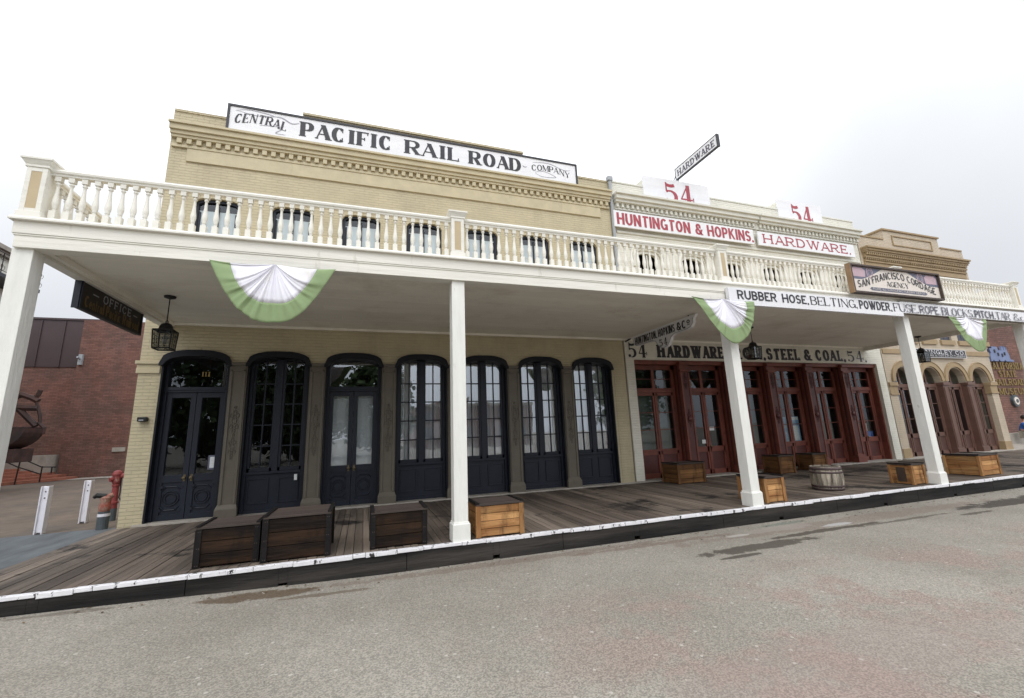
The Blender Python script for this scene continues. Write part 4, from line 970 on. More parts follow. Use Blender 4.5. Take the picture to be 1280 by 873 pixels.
for (x, y) in near:
    if proto_o is None:
        proto_o = proto.build('baluster', 'baluster_white', None)
        for f in proto_o.data.polygons: f.use_smooth = len(f.vertices) == 4 and abs(f.normal.z) < .97 and f.area < .0012
        proto_o.parent = bal; c = proto_o
    else:
        c = proto_o.copy(); COL.objects.link(c); c.parent = bal
    c.location = Vector((x, y, 0))-OFF[bal.name]
mb = MB()
for (x, y) in rest:
    mb.mesh([(p[0]+x, p[1]+y, p[2]) for p in proto.v], proto.f)
o = mb.build('baluster', 'baluster_white', bal); tag(o, kind='stuff')
# ------------------------------------------------------------------ sign boards
def board(name, label, x0, x1, z0, z1, y, t, m, frame=None, fw=.03, cat='sign', ft=.02):
    r = thing(name, ((x0+x1)/2, y, z0), label, cat)
    mb = MB(); mb.box(x0, x1, y, y+t, z0, z1); mb.build('panel', m, r, bevel=.003)
    if frame:
        mb = MB()
        mb.box(x0-fw, x1+fw, y-ft, y+t+.01, z1, z1+fw); mb.box(x0-fw, x1+fw, y-ft, y+t+.01, z0-fw, z0)
        mb.box(x0-fw, x0, y-ft, y+t+.01, z0, z1); mb.box(x1, x1+fw, y-ft, y+t+.01, z0, z1); mb.build('frame', frame, r)
    return r
# long parapet sign
y = 9.50
s1 = board('parapet_sign', 'very long black framed white sign on top of the yellow facade', -2.92, 5.30, 8.10, 8.69, y, .04, 'sign_white', 'sign_black', .045)
Y_ = y-.004
def X(u, v, yy=y): return at(u, v, 1, yy).x
def Z(u, v, yy=y): return at(u, v, 1, yy).z
mb = MB()
text(mb, 'PACIFIC', X(374, 163), X(492, 180), 8.235, 8.60, fx(Y_), 'roman')
text(mb, 'RAIL', X(505, 185), X(575, 195), 8.235, 8.60, fx(Y_), 'roman')
text(mb, 'ROAD', X(585, 198), X(652, 207), 8.235, 8.60, fx(Y_), 'roman')
a, b_ = X(292, 150), X(358, 160)
text(mb, 'CENTRAL', a, b_, 8.31, 8.53, fx(Y_), 'roman_light', slant=.15, warp=lambda u, v: (u, v+.085*math.sin(math.pi*(u-a)/(b_-a))-.03))
a2, b2 = X(664, 207), X(712, 214)
text(mb, 'COMPANY', a2, b2, 8.33, 8.50, fx(Y_), 'roman_light', warp=lambda u, v: (u, v+.075*math.sin(math.pi*(u-a2)/(b2-a2)*1.0)-.0-.06*(u-a2)/(b2-a2)))
mb.build('lettering', 'sign_black', s1, fix=False)
mb = MB()
def flourish(mb, pts, y, wmax=.012):
    mb.cuts.append((len(mb.v), len(mb.f)))
    n = 30; P = []
    for i in range(n+1):
        t = i/n*(len(pts)-1); k = min(int(t), len(pts)-2); f = t-k
        p0, p1, p2, p3 = pts[max(k-1, 0)], pts[k], pts[k+1], pts[min(k+2, len(pts)-1)]
        q = [.5*((2*p1[j])+(-p0[j]+p2[j])*f+(2*p0[j]-5*p1[j]+4*p2[j]-p3[j])*f*f+(-p0[j]+3*p1[j]-3*p2[j]+p3[j])*f**3) for j in (0, 1)]
        P.append(q)
    for i in range(n):
        (xa, za), (xb, zb) = P[i], P[i+1]; dx, dz = xb-xa, zb-za; l = math.hypot(dx, dz) or 1
        w = wmax*(.35+.65*math.sin(math.pi*(i+.5)/n)); nx, nz = -dz/l*w, dx/l*w
        mb.poly([(xa-nx, y, za-nz), (xb-nx, y, zb-nz), (xb+nx, y, zb+nz), (xa+nx, y, za+nz)])
flourish(mb, [(a+.02, 8.60), (a+.3, 8.66), (a+.75, 8.61), (a+.45, 8.55), (a+.05, 8.60)], Y_-.001, .008)
flourish(mb, [(a+.75, 8.60), (b_-.1, 8.60), (b_+.10, 8.50), (b_+.25, 8.54)], Y_-.001, .014)
flourish(mb, [(a+.5, 8.33), (a+.9, 8.37), (b_-.1, 8.30), (b_-.2, 8.20), (a+1.0, 8.19)], Y_-.001, .010)
flourish(mb, [(a2-.25, 8.44), (a2-.2, 8.40), (a2-.12, 8.42)], Y_-.001, .012)
flourish(mb, [(a2+.05, 8.58), (a2+.5, 8.62), (b2-.2, 8.50), (b2+.02, 8.52)], Y_-.001, .008)
flourish(mb, [(a2+.1, 8.30), (a2+.35, 8.36), (a2+.7, 8.24), (a2+.3, 8.20), (a2+.1, 8.28)], Y_-.001, .007)
mb.build('scrollwork', 'hair_grey', s1, fix=False)
# red lettered signs on the white facade
y = 9.46
s2 = board('fascia_sign', 'long white sign with bold narrow red sans capitals under the white cornice', X(767.5, 270, y), X(942.5, 298, y), 1.6+(7.10-1.6)*y/9.6, 1.6+(7.59-1.6)*y/9.6, y, .05, 'sign_white')
mb = MB(); z0, z1 = 1.6+(7.17-1.6)*y/9.6, 1.6+(7.53-1.6)*y/9.6
text(mb, 'HUNTINGTON', X(771, 274, y), X(863, 288, y), z0, z1, fx(y-.004), 'gothic'); text(mb, '&', X(869, 288, y), X(878.5, 289, y), z0, z1, fx(y-.004), 'gothic'); text(mb, 'HOPKINS.', X(884, 290, y), X(941, 299, y), z0, z1, fx(y-.004), 'gothic')
mb.build('lettering', 'sign_red', s2, fix=False)
s3 = board('fascia_sign', 'shorter white sign with red slab serif capitals right of the bold red sans sign', X(947.5, 297, y), X(1068, 314, y), 1.6+(7.10-1.6)*y/9.6, 1.6+(7.57-1.6)*y/9.6, y, .05, 'sign_white')
mb = MB(); text(mb, 'HARDWARE.', X(953.5, 299, y), X(1063, 314, y), 1.6+(7.19-1.6)*y/9.6, 1.6+(7.50-1.6)*y/9.6, fx(y-.004), 'slab')
mb.build('lettering', 'sign_red', s3, fix=False)
y = 9.57
for u0, u1, ua, ub, lb in ((803.5, 886.5, 829, 867, 'larger white board with red 54, on the parapet below the projecting sign'), (972, 1027, 988, 1015, 'smaller white board with red 54, above the red slab serif sign')):
    s4 = board('number_sign', lb, X(u0, 230 if u0 < 900 else 260, y), X(u1, 245 if u0 < 900 else 270, y), 8.08, 8.85, y, .035, 'sign_white')
    mb = MB(); vv = 240 if u0 < 900 else 266
    text(mb, '54', X(ua, vv, y), X(ub, vv, y), 8.07, 8.74, fx(y-.004), 'numeral', gap=.02); mb.build('lettering', 'sign_red', s4, fix=False)
# long front sign along the fascia
y = 5.70
s5 = board('merchandise_sign', 'long white painted board listing goods in black along the right half of the balcony fascia', X(911.5, 370, y), 10.70, 3.655, 3.965, y, .075, 'sign_white')
mb = MB(); mb.box(10.703, 15.62, y+.01, y+.08, 3.735, 3.985); mb.build('panel', 'sign_white', s5, bevel=.003)
mb = MB(); mb.box(10.71, 15.64, y+.006, y+.084, 3.987, 4.0); mb.box(10.71, 15.64, y+.006, y+.084, 3.722, 3.733); mb.build('moulding', 'iron_grey', s5)
mb = MB(); mb2 = MB()
for s, u0, u1, st in (('RUBBER', 921, 970, 'gothic'), ('HOSE,', 977, 1009.5, 'gothic'), ('BELTING,', 1012, 1070, 'roman_light'), ('POWDER,', 1073, 1113, 'gothic'), ('FUSE.', 1115.5, 1146.5, 'roman_light'),
                      ('ROPE.', 1148.5, 1174, 'gothic_thin'), ('BLOCKS.', 1176, 1215.5, 'roman_light'), ('PITCH.', 1217, 1242, 'gothic'), ('TAR', 1243, 1261.5, 'roman_light'), ('&c.', 1265, 1279.5, 'roman_light')):
    t = (u0-921)/(1280-921)
    vm_ = 366.5+26.5*t
    xa, xb = X(u0, vm_, y), X(u1, vm_+2, y)
    zc = Z((u0+u1)/2, 366.5+27.5*((u0+u1)/2-921)/359, y) if xa > 10.5 else None
    xm = (xa+xb)/2; z0, z1 = (3.755, 3.925) if xm < 9.6 else (3.75, 3.93)
    text(mb if u0 < 1100 else mb2, s, xa, xb, z0, z1, fx(y-.004 if xa < 10.3 else y-.004), st)
mb.build('lettering', 'sign_black', s5, fix=False); mb2.build('lettering', 'sign_faded', s5, fix=False)
# framed cordage sign in front of the balusters
y = 5.66
x0, x1 = X(1064.5, 350, y), X(1173.5, 362, y); z0, z1 = 4.10, 4.645
s6 = board('agency_sign', 'framed cream sign with curved dark lettering and slate corners hanging on the balcony rail', x0, x1, z0, z1, y, .05, 'cream', 'frame_wood', .035, ft=.05)
mb = MB(); mb.box(x0-.055, x0-.036, y-.05, y+.045, z0-.04, z1+.04); mb.build('edge_board', 'frame_ochre', s6)
W_, H_ = x1-x0, z1-z0; P_ = lambda p, q: (x0+W_*p, y-.003, z0+H_*q)
mb = MB(); n = 14
cb = lambda p: .50+.485*min(1, (max(0, p-.10)/.25)**1.25)
for s_ in (0, 1):
    mb.cuts.append((len(mb.v), len(mb.f)))
    for i in range(n):
        p, q = .36*i/n, .36*(i+1)/n; a, c = cb(p), cb(q)
        if s_: mb.poly([P_(1-q, c), P_(1-p, a), P_(1-p, .985), P_(1-q, .985)])
        else: mb.poly([P_(p, a), P_(q, c), P_(q, .985), P_(p, .985)])
mb.build('corner_panel', 'slate_blue', s6, fix=False)
mb = MB()
for c in (.085, .915):
    pts = [P_(c+.075*a*1.0, .76+.20*b_) for a, b_ in ((-.9, -.8), (.9, -.8), (1, .5), (.6, 1), (-.6, 1), (-1, .5))]; mb.poly([(a, b_-.002, q) for a, b_, q in pts])
mb.build('emblem', 'pink', s6, fix=False, split=True)
mb = MB()
for c in (.21, .79):
    mb.cuts.append((len(mb.v), len(mb.f)))
    for r in (.035, .02):
        n = 16
        for i in range(n):
            a, b_ = 2*math.pi*i/n, 2*math.pi*(i+1)/n
            mb.poly([(x0+W_*c+W_*r*math.cos(t)*k, y-.005, z0+H_*.80+W_*r*1.2*math.sin(t)*k) for t, k in ((a, .85), (b_, .85), (b_, 1.05), (a, 1.05))])
mb.build('coil', 'pink', s6, fix=False)
mb = MB(); h = H_*.19
wf = lambda u, v: (u, v+H_*.50*math.sin(math.pi*max(0, min(1, (u-x0)/W_)))**1.8)
text(mb, 'SAN FRANCISCO CORDAGE', x0+W_*.055, x1-W_*.055, z0+H_*.14, z0+H_*.42, fx(y-.008), 'gothic_thin', warp=wf)
text(mb, 'AGENCY', x0+W_*.37, x0+W_*.63, z0+H_*.31, z0+H_*.52, fx(y-.006), 'roman_light')
mb.build('lettering', 'sign_black', s6, fix=False)
mb = MB(); mb.poly([P_(.20, .10), P_(.82, .10), P_(.84, .165), P_(.82, .23), P_(.20, .23), P_(.18, .165)]); mb.build('banner', 'slate_blue', s6, fix=False)
mb = MB(); text(mb, 'ROPE &c. MANUFACTURERS DEPOT', x0+W_*.21, x0+W_*.81, z0+H_*.125, z0+H_*.205, fx(y-.006), 'gothic_thin'); mb.build('banner_lettering', 'cream', s6, fix=False)
# sign over the tan arches
y = 9.50; x0, x1 = X(1140.5, 441, y), X(1207.5, 443, y)
s7 = board('arcade_sign', 'small black and white sign over the arches of the tan brick building', x0, x1, 1.6+(3.60-1.6)*y/9.6, 1.6+(3.91-1.6)*y/9.6, y, .05, 'sign_white')
zz = 1.6+(3.60-1.6)*y/9.6; hh = .307
mb = MB(); mb.box(x0+.10, x1-.04, y-.006, y-.001, zz+.02, zz+.29); mb.build('panel', 'sign_black', s7)
mb = MB(); text(mb, 'N. DINGLEY CO.', x0+.15, x1-.08, zz+.125, zz+.27, fx(y-.009), 'slab'); text(mb, 'IMPORTERS & MANUFACTURERS', x0+.15, x1-.10, zz+.04, zz+.10, fx(y-.009), 'gothic_thin')
mb.build('lettering', 'sign_white', s7, fix=False)
# hanging office sign (faces +x)
xx = -3.57
s8 = thing('office_sign', (xx, 7.8, 3.38), 'black hanging box sign with gold and silver lettering at the left end of the porch', 'sign')
mb = MB(); mb.box(xx-.065, xx, 6.92, 8.60, 3.40, 3.79); mb.build('panel', 'sign_brown', s8, bevel=.004)
mb = MB()
for q in ((6.92, 8.60, 3.77, 3.80), (6.92, 8.60, 3.39, 3.42), (6.92, 6.95, 3.42, 3.77), (8.57, 8.60, 3.42, 3.77)): mb.box(xx, xx+.014, q[0], q[1], q[2], q[3])
mb.box(xx-.07, xx-.0, 6.905, 6.919, 3.39, 3.80); mb.build('frame', 'navy', s8)
mb = MB()
for yy in (7.0, 8.5): mb.box(xx-.01, xx+.006, yy, yy+.02, 3.79, 3.872)
mb.build('hanger', 'black_iron', s8, split=True)
FX = ((xx+.006, 0, 0), (0, 1, 0), (0, 0, 1), (1, 0, 0))
mb = MB(); text(mb, 'OFFICE', 7.42, 8.22, 3.605, 3.725, FX, 'slab'); mb.box(xx+.004, xx+.006, 7.18, 7.32, 3.65, 3.665); mb.box(xx+.004, xx+.006, 8.30, 8.42, 3.65, 3.665); mb.build('lettering', 'hair_grey', s8, fix=False)
mb = MB(); text(mb, 'Central Pacific Railroad', 7.02, 8.50, 3.44, 3.60, FX, 'gothic'); mb.build('lettering', 'gold_dim', s8, fix=False)
# hanging scalloped sign (faces -x)
xx = 6.42
s9 = thing('scalloped_sign', (xx, 8.2, 3.3), 'pale hanging sign with a scalloped drop in the middle below the porch ceiling', 'sign')
ZB = 3.60
out_ = [(9.42, 3.86), (9.42, 3.70)] + [(9.42-.20*math.sin(t*math.pi/8), 3.70-.04*t/4) for t in range(1, 5)]
out_ = [(9.48, 3.84), (9.30, 3.83), (9.20, 3.74), (9.16, 3.62), (9.10, 3.58), (8.45, 3.57), (8.32, 3.53), (8.26, 3.44), (8.18, 3.36), (8.05, 3.325), (7.92, 3.35), (7.83, 3.43), (7.77, 3.52), (7.66, 3.57), (7.25, 3.575), (7.13, 3.60), (7.06, 3.67), (7.04, 3.76), (6.95, 3.84)]
mb = MB(); mb.prism([(xx, yy, zz) for yy, zz in out_], (.07, 0, 0)); mb.build('panel', 'sign_white', s9)
mb = MB(); mb.tube([(xx-.004, a*.995+.04, b_*1.0+.012) for a, b_ in out_[2:-1]], .007, 5); mb.build('border', 'hair_grey', s9)
FX2 = ((xx-.006, 0, 0), (0, -1, 0), (0, 0, 1), (-1, 0, 0))
mb = MB(); text(mb, 'HUNTINGTON,', -9.12, -8.26, 3.61, 3.79, FX2, 'gothic'); text(mb, 'HOPKINS', -8.20, -7.62, 3.61, 3.79, FX2, 'gothic'); text(mb, '&C', -7.56, -7.26, 3.61, 3.79, FX2, 'gothic')
text(mb, 'o', -7.235, -7.14, 3.69, 3.81, FX2, 'gothic'); mb.box(xx-.007, xx-.005, 7.15, 7.23, 3.66, 3.672)
text(mb, '54', -8.20, -7.90, 3.38, 3.555, FX2, 'numeral'); mb.build('lettering', 'sign_black', s9, fix=False)
mb = MB(); mb.tube([(xx+.03, 9.58, 3.80), (xx+.03, 9.35, 3.83)], .02, 6); mb.tube([(xx+.03, 7.2, 3.84), (xx+.03, 7.2, 3.88)], .012, 6); mb.build('bracket', 'black_iron', s9)
# projecting roof sign (faces -x)
xx = 8.92
s10 = thing('projecting_sign', (xx, 9.5, 9.0), 'narrow black framed sign projecting over the parapet with guy wires', 'sign')
y0, y1, z0, z1 = 8.06, 9.74, 9.02, 9.36
mb = MB(); mb.box(xx, xx+.05, y0, y1, z0, z1); mb.build('panel', 'sign_white', s10)
mb = MB(); mb.box(xx-.012, xx+.06, y0-.02, y1, z0-.025, z0); mb.box(xx-.012, xx+.06, y0-.02, y1, z1, z1+.014); mb.box(xx-.02, xx+.07, y0-.03, y0, z0-.03, z1+.014); mb.box(xx-.012, xx+.06, y1, y1+.015, z0-.03, z1+.014); mb.build('frame', 'sign_black', s10)
mb = MB(); text(mb, 'HARDWARE', -9.66, -8.14, 9.08, 9.28, ((xx-.006, 0, 0), (0, -1, 0), (0, 0, 1), (-1, 0, 0)), 'slab'); mb.build('lettering', 'sign_faded', s10, fix=False)
mb = MB(); mb.box(xx-.02, xx+.06, 9.70, 10.0, 8.6, 9.0); mb.tube([(xx+.02, 9.74, 9.2), (xx+.02, 10.1, 8.85)], .015, 6); mb.build('bracket', 'pipe_grey', s10)
mb = MB()
for q in ((7.75, 9.9, 8.85), (9.85, 9.9, 8.85)): mb.tube([(xx+.02, 8.3, 9.02), q], .0035, 5)
mb.build('guy_wire', 'iron_grey', s10, split=True)
# ------------------------------------------------------------------ bunting
def bunting(cx, hw, drop, label, side=1.0, lean=0.0):
    r = thing('bunting', (cx, 5.70, 3.72), label, 'bunting', 'green and white fan buntings hung from the balcony fascia')
    nA, nR = 132, 16
    ang = lambda i: math.pi*i/nA
    folds = random.uniform(0, 6)
    def pt(i, k):
        a = ang(i); rr = k/nR
        ca, sa = -math.cos(a), math.sin(a)
        u = ca*(1.0+.0*sa); dz = -drop*(1-abs(u)**2.05)
        ph = a*11+folds+2.2*math.sin(2.3*a+folds)+1.3*math.sin(5.1*a+2*folds)
        amp = .034*math.sin(math.pi*min(1, rr*.80+.08))*(.6+.4*sa)
        f = .50*math.sin(ph)+.30*math.sin(2.37*ph+1+folds)+.28*(1-.6*rr)*math.sin(5.1*ph+folds)
        dy = -amp*(f+1)-.06*rr*sa-.02*math.sin(math.pi*rr)
        ex = hw*u*rr
        ez = dz*rr*(1+.022*f*sa+.02*math.sin(5*a+folds))
        sag = -.11*math.sin(math.pi*rr)*abs(ca)**1.5*(1+.25*f)*(.35+sa)
        return (cx+ex+lean*rr*sa, 5.712+dy, 3.738+ez+sag)
    for nm, m, k0, k1 in (('white_fan', 'cloth_white', 0, 10.9), ('green_border', 'cloth_green', 10.9, 16)):
        mb = MB(); rows = []
        vs = [pt(i, k0+(k1-k0)*j/8*1.0) for i in range(nA+1) for j in range(9)]
        fs = [(i*9+j, i*9+j+1, (i+1)*9+j+1, (i+1)*9+j) for i in range(nA) for j in range(8)]
        mb.mesh(vs, fs); o = mb.build(nm, m, r, smooth=True, fix=False)
        s = o.modifiers.new('cloth thickness', 'SOLIDIFY'); s.thickness = .003
    return r
bunting(-1.10, .70, .78, 'full open green and white fan bunting left of the second post')
bunting(5.90, .68, .80, 'green and white fan bunting hanging over the middle post', lean=.12)
bunting(12.88, .70, .80, 'green and white fan bunting farthest right under the goods sign', lean=.02)
# ------------------------------------------------------------------ lanterns
def lantern(x, y, drop, label):
    r = thing('lantern', (x, y, 3.86), label, 'lantern', 'black glazed lanterns hanging from the porch ceiling')
    mb = MB(); mb.lathe((x, y, 3.84), [(.02, -.02), (.075, -.0), (.08, .025)], 16); mb.build('ceiling_rose', 'black_iron', r)
    zt = 3.86-drop
    mb = MB(); mb.tube([(x, y, 3.84), (x, y, zt+.07)], .008, 6); mb.tube([(x+.02*math.cos(t), y, zt+.09+.025*math.sin(t)) for t in [k*math.pi/5 for k in range(11)]], .005, 5); mb.build('rod', 'black_iron', r)
    mb = MB(); mb.lathe((x, y, zt), [(.135, -.05), (.09, -.01), (.085, .02), (.065, .055), (.03, .075), (.006, .085)], 16); mb.build('cap', 'black_iron', r, smooth=False)
    zb = zt-.33; a, b_ = .128, .108; mb = MB(); zt -= .05
    C4 = lambda k, s: [(x-s, y-s, k), (x+s, y-s, k), (x+s, y+s, k), (x-s, y+s, k)]
    T, B = C4(zt, a-.005), C4(zb, b_)
    for i in range(4):
        j = (i+1) % 4
        mb.tube([T[i], B[i]], .010, 5); mb.tube([T[i], T[j]], .010, 5); mb.tube([B[i], B[j]], .012, 5)
        for f in (.27, .5, .75):
            p = [T[i][q]+(B[i][q]-T[i][q])*f for q in range(3)]; q_ = [T[j][q]+(B[j][q]-T[j][q])*f for q in range(3)]; mb.tube([p, q_], .004, 4)
        for f in (.34, .66):
            p = [T[i][q]+(T[j][q]-T[i][q])*f for q in range(3)]; q_ = [B[i][q]+(B[j][q]-B[i][q])*f for q in range(3)]; mb.tube([p, q_], .004, 4)
    mb.prism([(p[0], p[1], zt) for p in T], (0, 0, .012))
    mb.build('cage', 'black_iron', r)
    mb = MB()
    for i in range(4): j = (i+1) % 4; mb.poly([T[i], T[j], B[j], B[i]])
    mb.poly(B); mb.build('glass', GLL, r, fix=False)
    mb = MB(); mb.lathe((x, y, zb+.08), [(.018, 0), (.03, .05), (.033, .09), (.018, .13)], 10); mb.build('bulb', 'sign_white', r, smooth=True)
lantern(-2.92, 7.80, .50, 'black glazed lantern hanging at the left end of the porch beside the yellow corner')
lantern(8.85, 7.86, .44, 'black glazed lantern hanging in front of the painted word IRON')
lantern(15.22, 7.90, .42, 'black glazed lantern hanging in front of the small sign over the tan arches')
# ------------------------------------------------------------------ crates
def crate(name, x0, x1, y0, y1, h, kind, label, post=.05, openings=None):
    """planked box with corner battens and a lid"""
    board_m, post_m, lid_m = {'dark': ('crate_dark', 'crate_darkpost', 'crate_lid'), 'orange': ('crate_orange', 'crate_orange', 'crate_lid'), 'brown': ('crate_brown', 'crate_brown', 'crate_lid')}[kind]
    r = thing('crate', ((x0+x1)/2, (y0+y1)/2, DZ), label, 'crate', 'wooden crates standing on the boardwalk')
    z0 = DZ+.006; n = 4 if kind != 'dark' else 3; t = .022; p = post
    def sides(mb, front):
        for k in range(n):
            za, zb = z0+.01+(h-.04)*k/n, z0+.01+(h-.04)*(k+1)/n-.006; j = lambda: random.uniform(-.003, .003)
            mb.box(x0+.012, x1-.012, *((y0+j(), y0+t) if front else (y1-t, y1+j())), za, zb)
    mb = MB(); sides(mb, True); mb.build('front_boards', board_m, r, bevel=.004)
    mb = MB(); sides(mb, False); mb.build('back_boards', board_m, r, bevel=.004)
    for a_, b2_ in ((x0, x0+t), (x1-t, x1)):
        mb = MB()
        for k in range(n):
            za, zb = z0+.01+(h-.04)*k/n, z0+.01+(h-.04)*(k+1)/n-.006
            mb.box(a_+random.uniform(-.002, .002), b2_+random.uniform(-.002, .002), y0+t+.001, y1-t-.001, za, zb)
        mb.build('side_boards', MT[board_m+'_y'], r, bevel=.004)
    for xx, sx in ((x0, -1), (x1, 1)):
        for yy, sy in ((y0, -1), (y1, 1)):
            mb = MB()
            mb.box(xx+sx*.004-(p if sx > 0 else 0), xx+sx*.004+(p if sx < 0 else 0), yy+sy*.004, yy+sy*.018, z0, z0+h-.03)
            mb.box(xx+sx*.004, xx+sx*.018, yy+sy*.018-(p if sy > 0 else 0), yy+sy*.018+(p if sy < 0 else 0), z0, z0+h-.03)
            o = mb.build('corner_batten', MT[post_m if kind == 'dark' else board_m+'_z'], r, bevel=.002)
            if kind == 'dark' and yy == y0:
                mb = MB()
                for zz in (.06, .5, .94):
                    for q in (.3, .7): mb.lathe((xx+sx*.004-sx*p*q, yy-.018, z0+(h-.03)*zz), [(.004, -.003), (.005, 0)], 8, axis=1)
                mb.build('nail', 'hoop', o)
    mb = MB(); nb = 3; w = (y1-y0+.03)/nb
    for k in range(nb): mb.box(x0-.012, x1+.012, y0-.015+w*k+.002, y0-.015+w*(k+1)-.002, z0+h-.028, z0+h-.003+random.uniform(-.002, .002))
    o = mb.build('lid', lid_m, r, bevel=.003)
    mb = MB()
    for xx in (x0-.02, x1+.02-p): mb.box(xx, xx+p, y0-.02, y1+.02, z0+h-.002, z0+h+.012)
    mb.build('lid_batten', 'crate_darkpost', o, bevel=.002)
    if openings:
        mb = MB(); mb.box(x0-.006, x0+.03, y0+(y1-y0)*.28, y0+(y1-y0)*.68, z0+.05, z0+h*.82); mb.build('side_recess', 'frame_wood', r)
    return r
for k, (c1, c2, sc) in {'crate_dark': ((.0095, .0062, .0048), (.034, .018, .0095), (.010, .008, .007)), 'crate_orange': ((.29, .135, .052), (.40, .235, .10), (.05, .024, .012)), 'crate_brown': ((.10, .047, .019), (.17, .085, .034), (.026, .014, .008))}.items():
    MT[k+'_y'] = wood(k+'_end', c1, c2, 1, scol=sc); MT[k+'_z'] = wood(k+'_upright', c1, c2, 2, scol=sc)
crate('c', -1.73, -1.12, 6.05, 6.62, .43, 'dark', 'dark crate farthest left, its right side touching the taller dark crate')
crate('c', -1.05, -.35, 5.95, 6.60, .49, 'dark', 'tallest dark crate, touching the dark crate at the far left')
crate('c', .13, .79, 5.97, 6.48, .43, 'dark', 'low dark crate standing alone just left of the second post')
crate('c', 1.45, 2.08, 5.90, 6.42, .42, 'orange', 'bright orange pine crate just right of the second post')
crate('c', 6.98, 7.74, 8.75, 9.32, .46, 'brown', 'brown crate in front of the first red shop window bay')
crate('c', 6.48, 6.90, 5.95, 6.50, .42, 'orange', 'narrow orange crate just right of the middle post at the boardwalk edge')
crate('c', 10.30, 10.82, 8.90, 9.38, .46, 'brown', 'larger brown crate against the red shopfront behind the barrel, left one of two')
crate('c', 11.58, 12.08, 8.95, 9.40, .44, 'brown', 'smaller brown crate against the red shopfront, mostly behind the barrel')
crate('c', 10.42, 10.80, 6.02, 6.42, .40, 'orange', 'small orange crate with a recessed side just left of the fourth post', openings=True)
crate('c', 12.85, 13.55, 6.10, 6.72, .45, 'orange', 'long orange crate farthest right beyond the fourth post')
# barrel
r = thing('barrel', (8.72, 6.50, DZ), 'weathered half barrel with dark iron hoops on the boardwalk between the crates', 'barrel')
mb = MB(); bx_, by_ = 8.72, 6.52; nst = 20
br = lambda t: .245+.035*math.sin(math.pi*min(1, max(0, t*.8+.1)))
for i in range(nst):
    a0, a1 = 2*math.pi*i/nst+.012, 2*math.pi*(i+1)/nst-.012; vs = []; m_ = 7
    for k in range(m_):
        t = k/(m_-1); rr = br(t)+random.uniform(-.001, .001)
        for a, q in ((a0, rr), (a1, rr), (a1, rr-.02), (a0, rr-.02)): vs.append((bx_+q*math.cos(a), by_+q*math.sin(a), DZ+.005+.44*t))
    fs = []
    for k in range(m_-1):
        for j in range(4): fs.append((k*4+j, k*4+(j+1) % 4, (k+1)*4+(j+1) % 4, (k+1)*4+j))
    fs += [(3, 2, 1, 0), tuple((m_-1)*4+q for q in range(4))]; mb.mesh(vs, fs)
mb.build('staves', 'stave', r)
for t0, t1 in ((.0, .09), (.13, .21), (.72, .80), (.86, .98)):
    mb = MB(); mb.lathe((bx_, by_, DZ+.005), [(br(t0)+.006, .44*t0), (br(t1)+.006, .44*t1)], 40, caps=False); o = mb.build('hoop', 'hoop', r, smooth=True, fix=False)
    q = o.modifiers.new('thickness', 'SOLIDIFY'); q.thickness = .004
mb = MB(); mb.lathe((bx_, by_, DZ+.41), [(.24, 0), (.24, .015)], 30); mb.build('head', 'crate_lid', r)
# little wall device
r = thing('wall_fixture', (-3.75, FY-.05, 2.25), 'small black wall fixture on the yellow corner brickwork', 'fixture')
z = Z(180, 525, FY); x = X(180, 525, FY)
mb = MB(); mb.box(x-.07, x+.07, FY-.10, FY-.001, z-.035, z+.045); mb.build('housing', 'black_iron', r, bevel=.012)
mb = MB(); mb.box(x-.04, x+.03, FY-.105, FY-.1, z-.02, z+.0); mb.build('lens', 'pipe_grey', r)
# ------------------------------------------------------------------ left side: bollards, pipes, buildings
for (u, v, vt, lb) in ((49, 668, 608, 'left white square bollard nearer the street'), (104, 654, 600.5, 'right white square bollard nearer the red standpipe')):
    p = at(u, v, 2, 0); h = at(u+9, vt, 1, p.y).z
    r = thing('bollard', (p.x, p.y, 0), lb, 'bollard', 'white metal bollards at the side street')
    mb = MB(); w = .065
    mb.box(-w, -w+.02, -w, w, 0, h); mb.box(w-.02, w, -w, w, 0, h); mb.box(-w+.02, w-.02, -w+.03, -w+.045, .03, h-.01); mb.box(-w+.02, w-.02, w-.03, w-.01, 0, h-.005); mb.box(-w+.02, w-.02, -w+.045, w-.03, h-.02, h-.004)
    mb.v = [(a+p.x, b_+p.y, c) for a, b_, c in mb.v]; mb.build('post', 'bollard', r, bevel=.004)
    mb = MB()
    for zz in (.10, .22): mb.lathe((p.x+.005, p.y-w+.03, h-zz), [(.012, -.008), (.012, 0)], 8, axis=1)
    mb.build('bolt', 'rust', r, split=True)
p = at(139, 651, 2, 0); r = thing('standpipe', (p.x, p.y, 0), 'tall red fire standpipe with a dark foot beside the yellow corner', 'standpipe')
h = at(147, 588, 1, p.y).z; lx = .03
mb = MB(); mb.lathe((p.x, p.y, 0), [(.072, 0), (.072, .26)], 16); mb.build('foot', 'dark_pipe', r, smooth=False)
mb = MB(); mb.lathe((p.x, p.y, 0), [(.066, .26), (.066, .36), (.085, .365), (.085, .40), (.064, .405), (.060, h-.36), (.075, h-.35), (.075, h-.31), (.062, h-.305), (.08, h-.28), (.088, h-.24), (.088, h-.12), (.098, h-.11), (.098, h-.08), (.075, h-.03), (.03, h)], 20)
mb.tube([(p.x, p.y, h-.13), (p.x+.26, p.y, h-.13)], .055, 12); mb.tube([(p.x, p.y, h-.17), (p.x-.09, p.y-.10, h-.20)], .05, 12); mb.build('riser', 'red_pipe', r, bevel=.003)
mb = MB(); mb.tube([(p.x+.09, p.y-.03, h-.15), (p.x+.11, p.y-.05, h-.5), (p.x+.10, p.y-.05, h*.45), (p.x+.22, p.y-.06, h*.30)], .012, 6); mb.build('hose', 'black_iron', r)
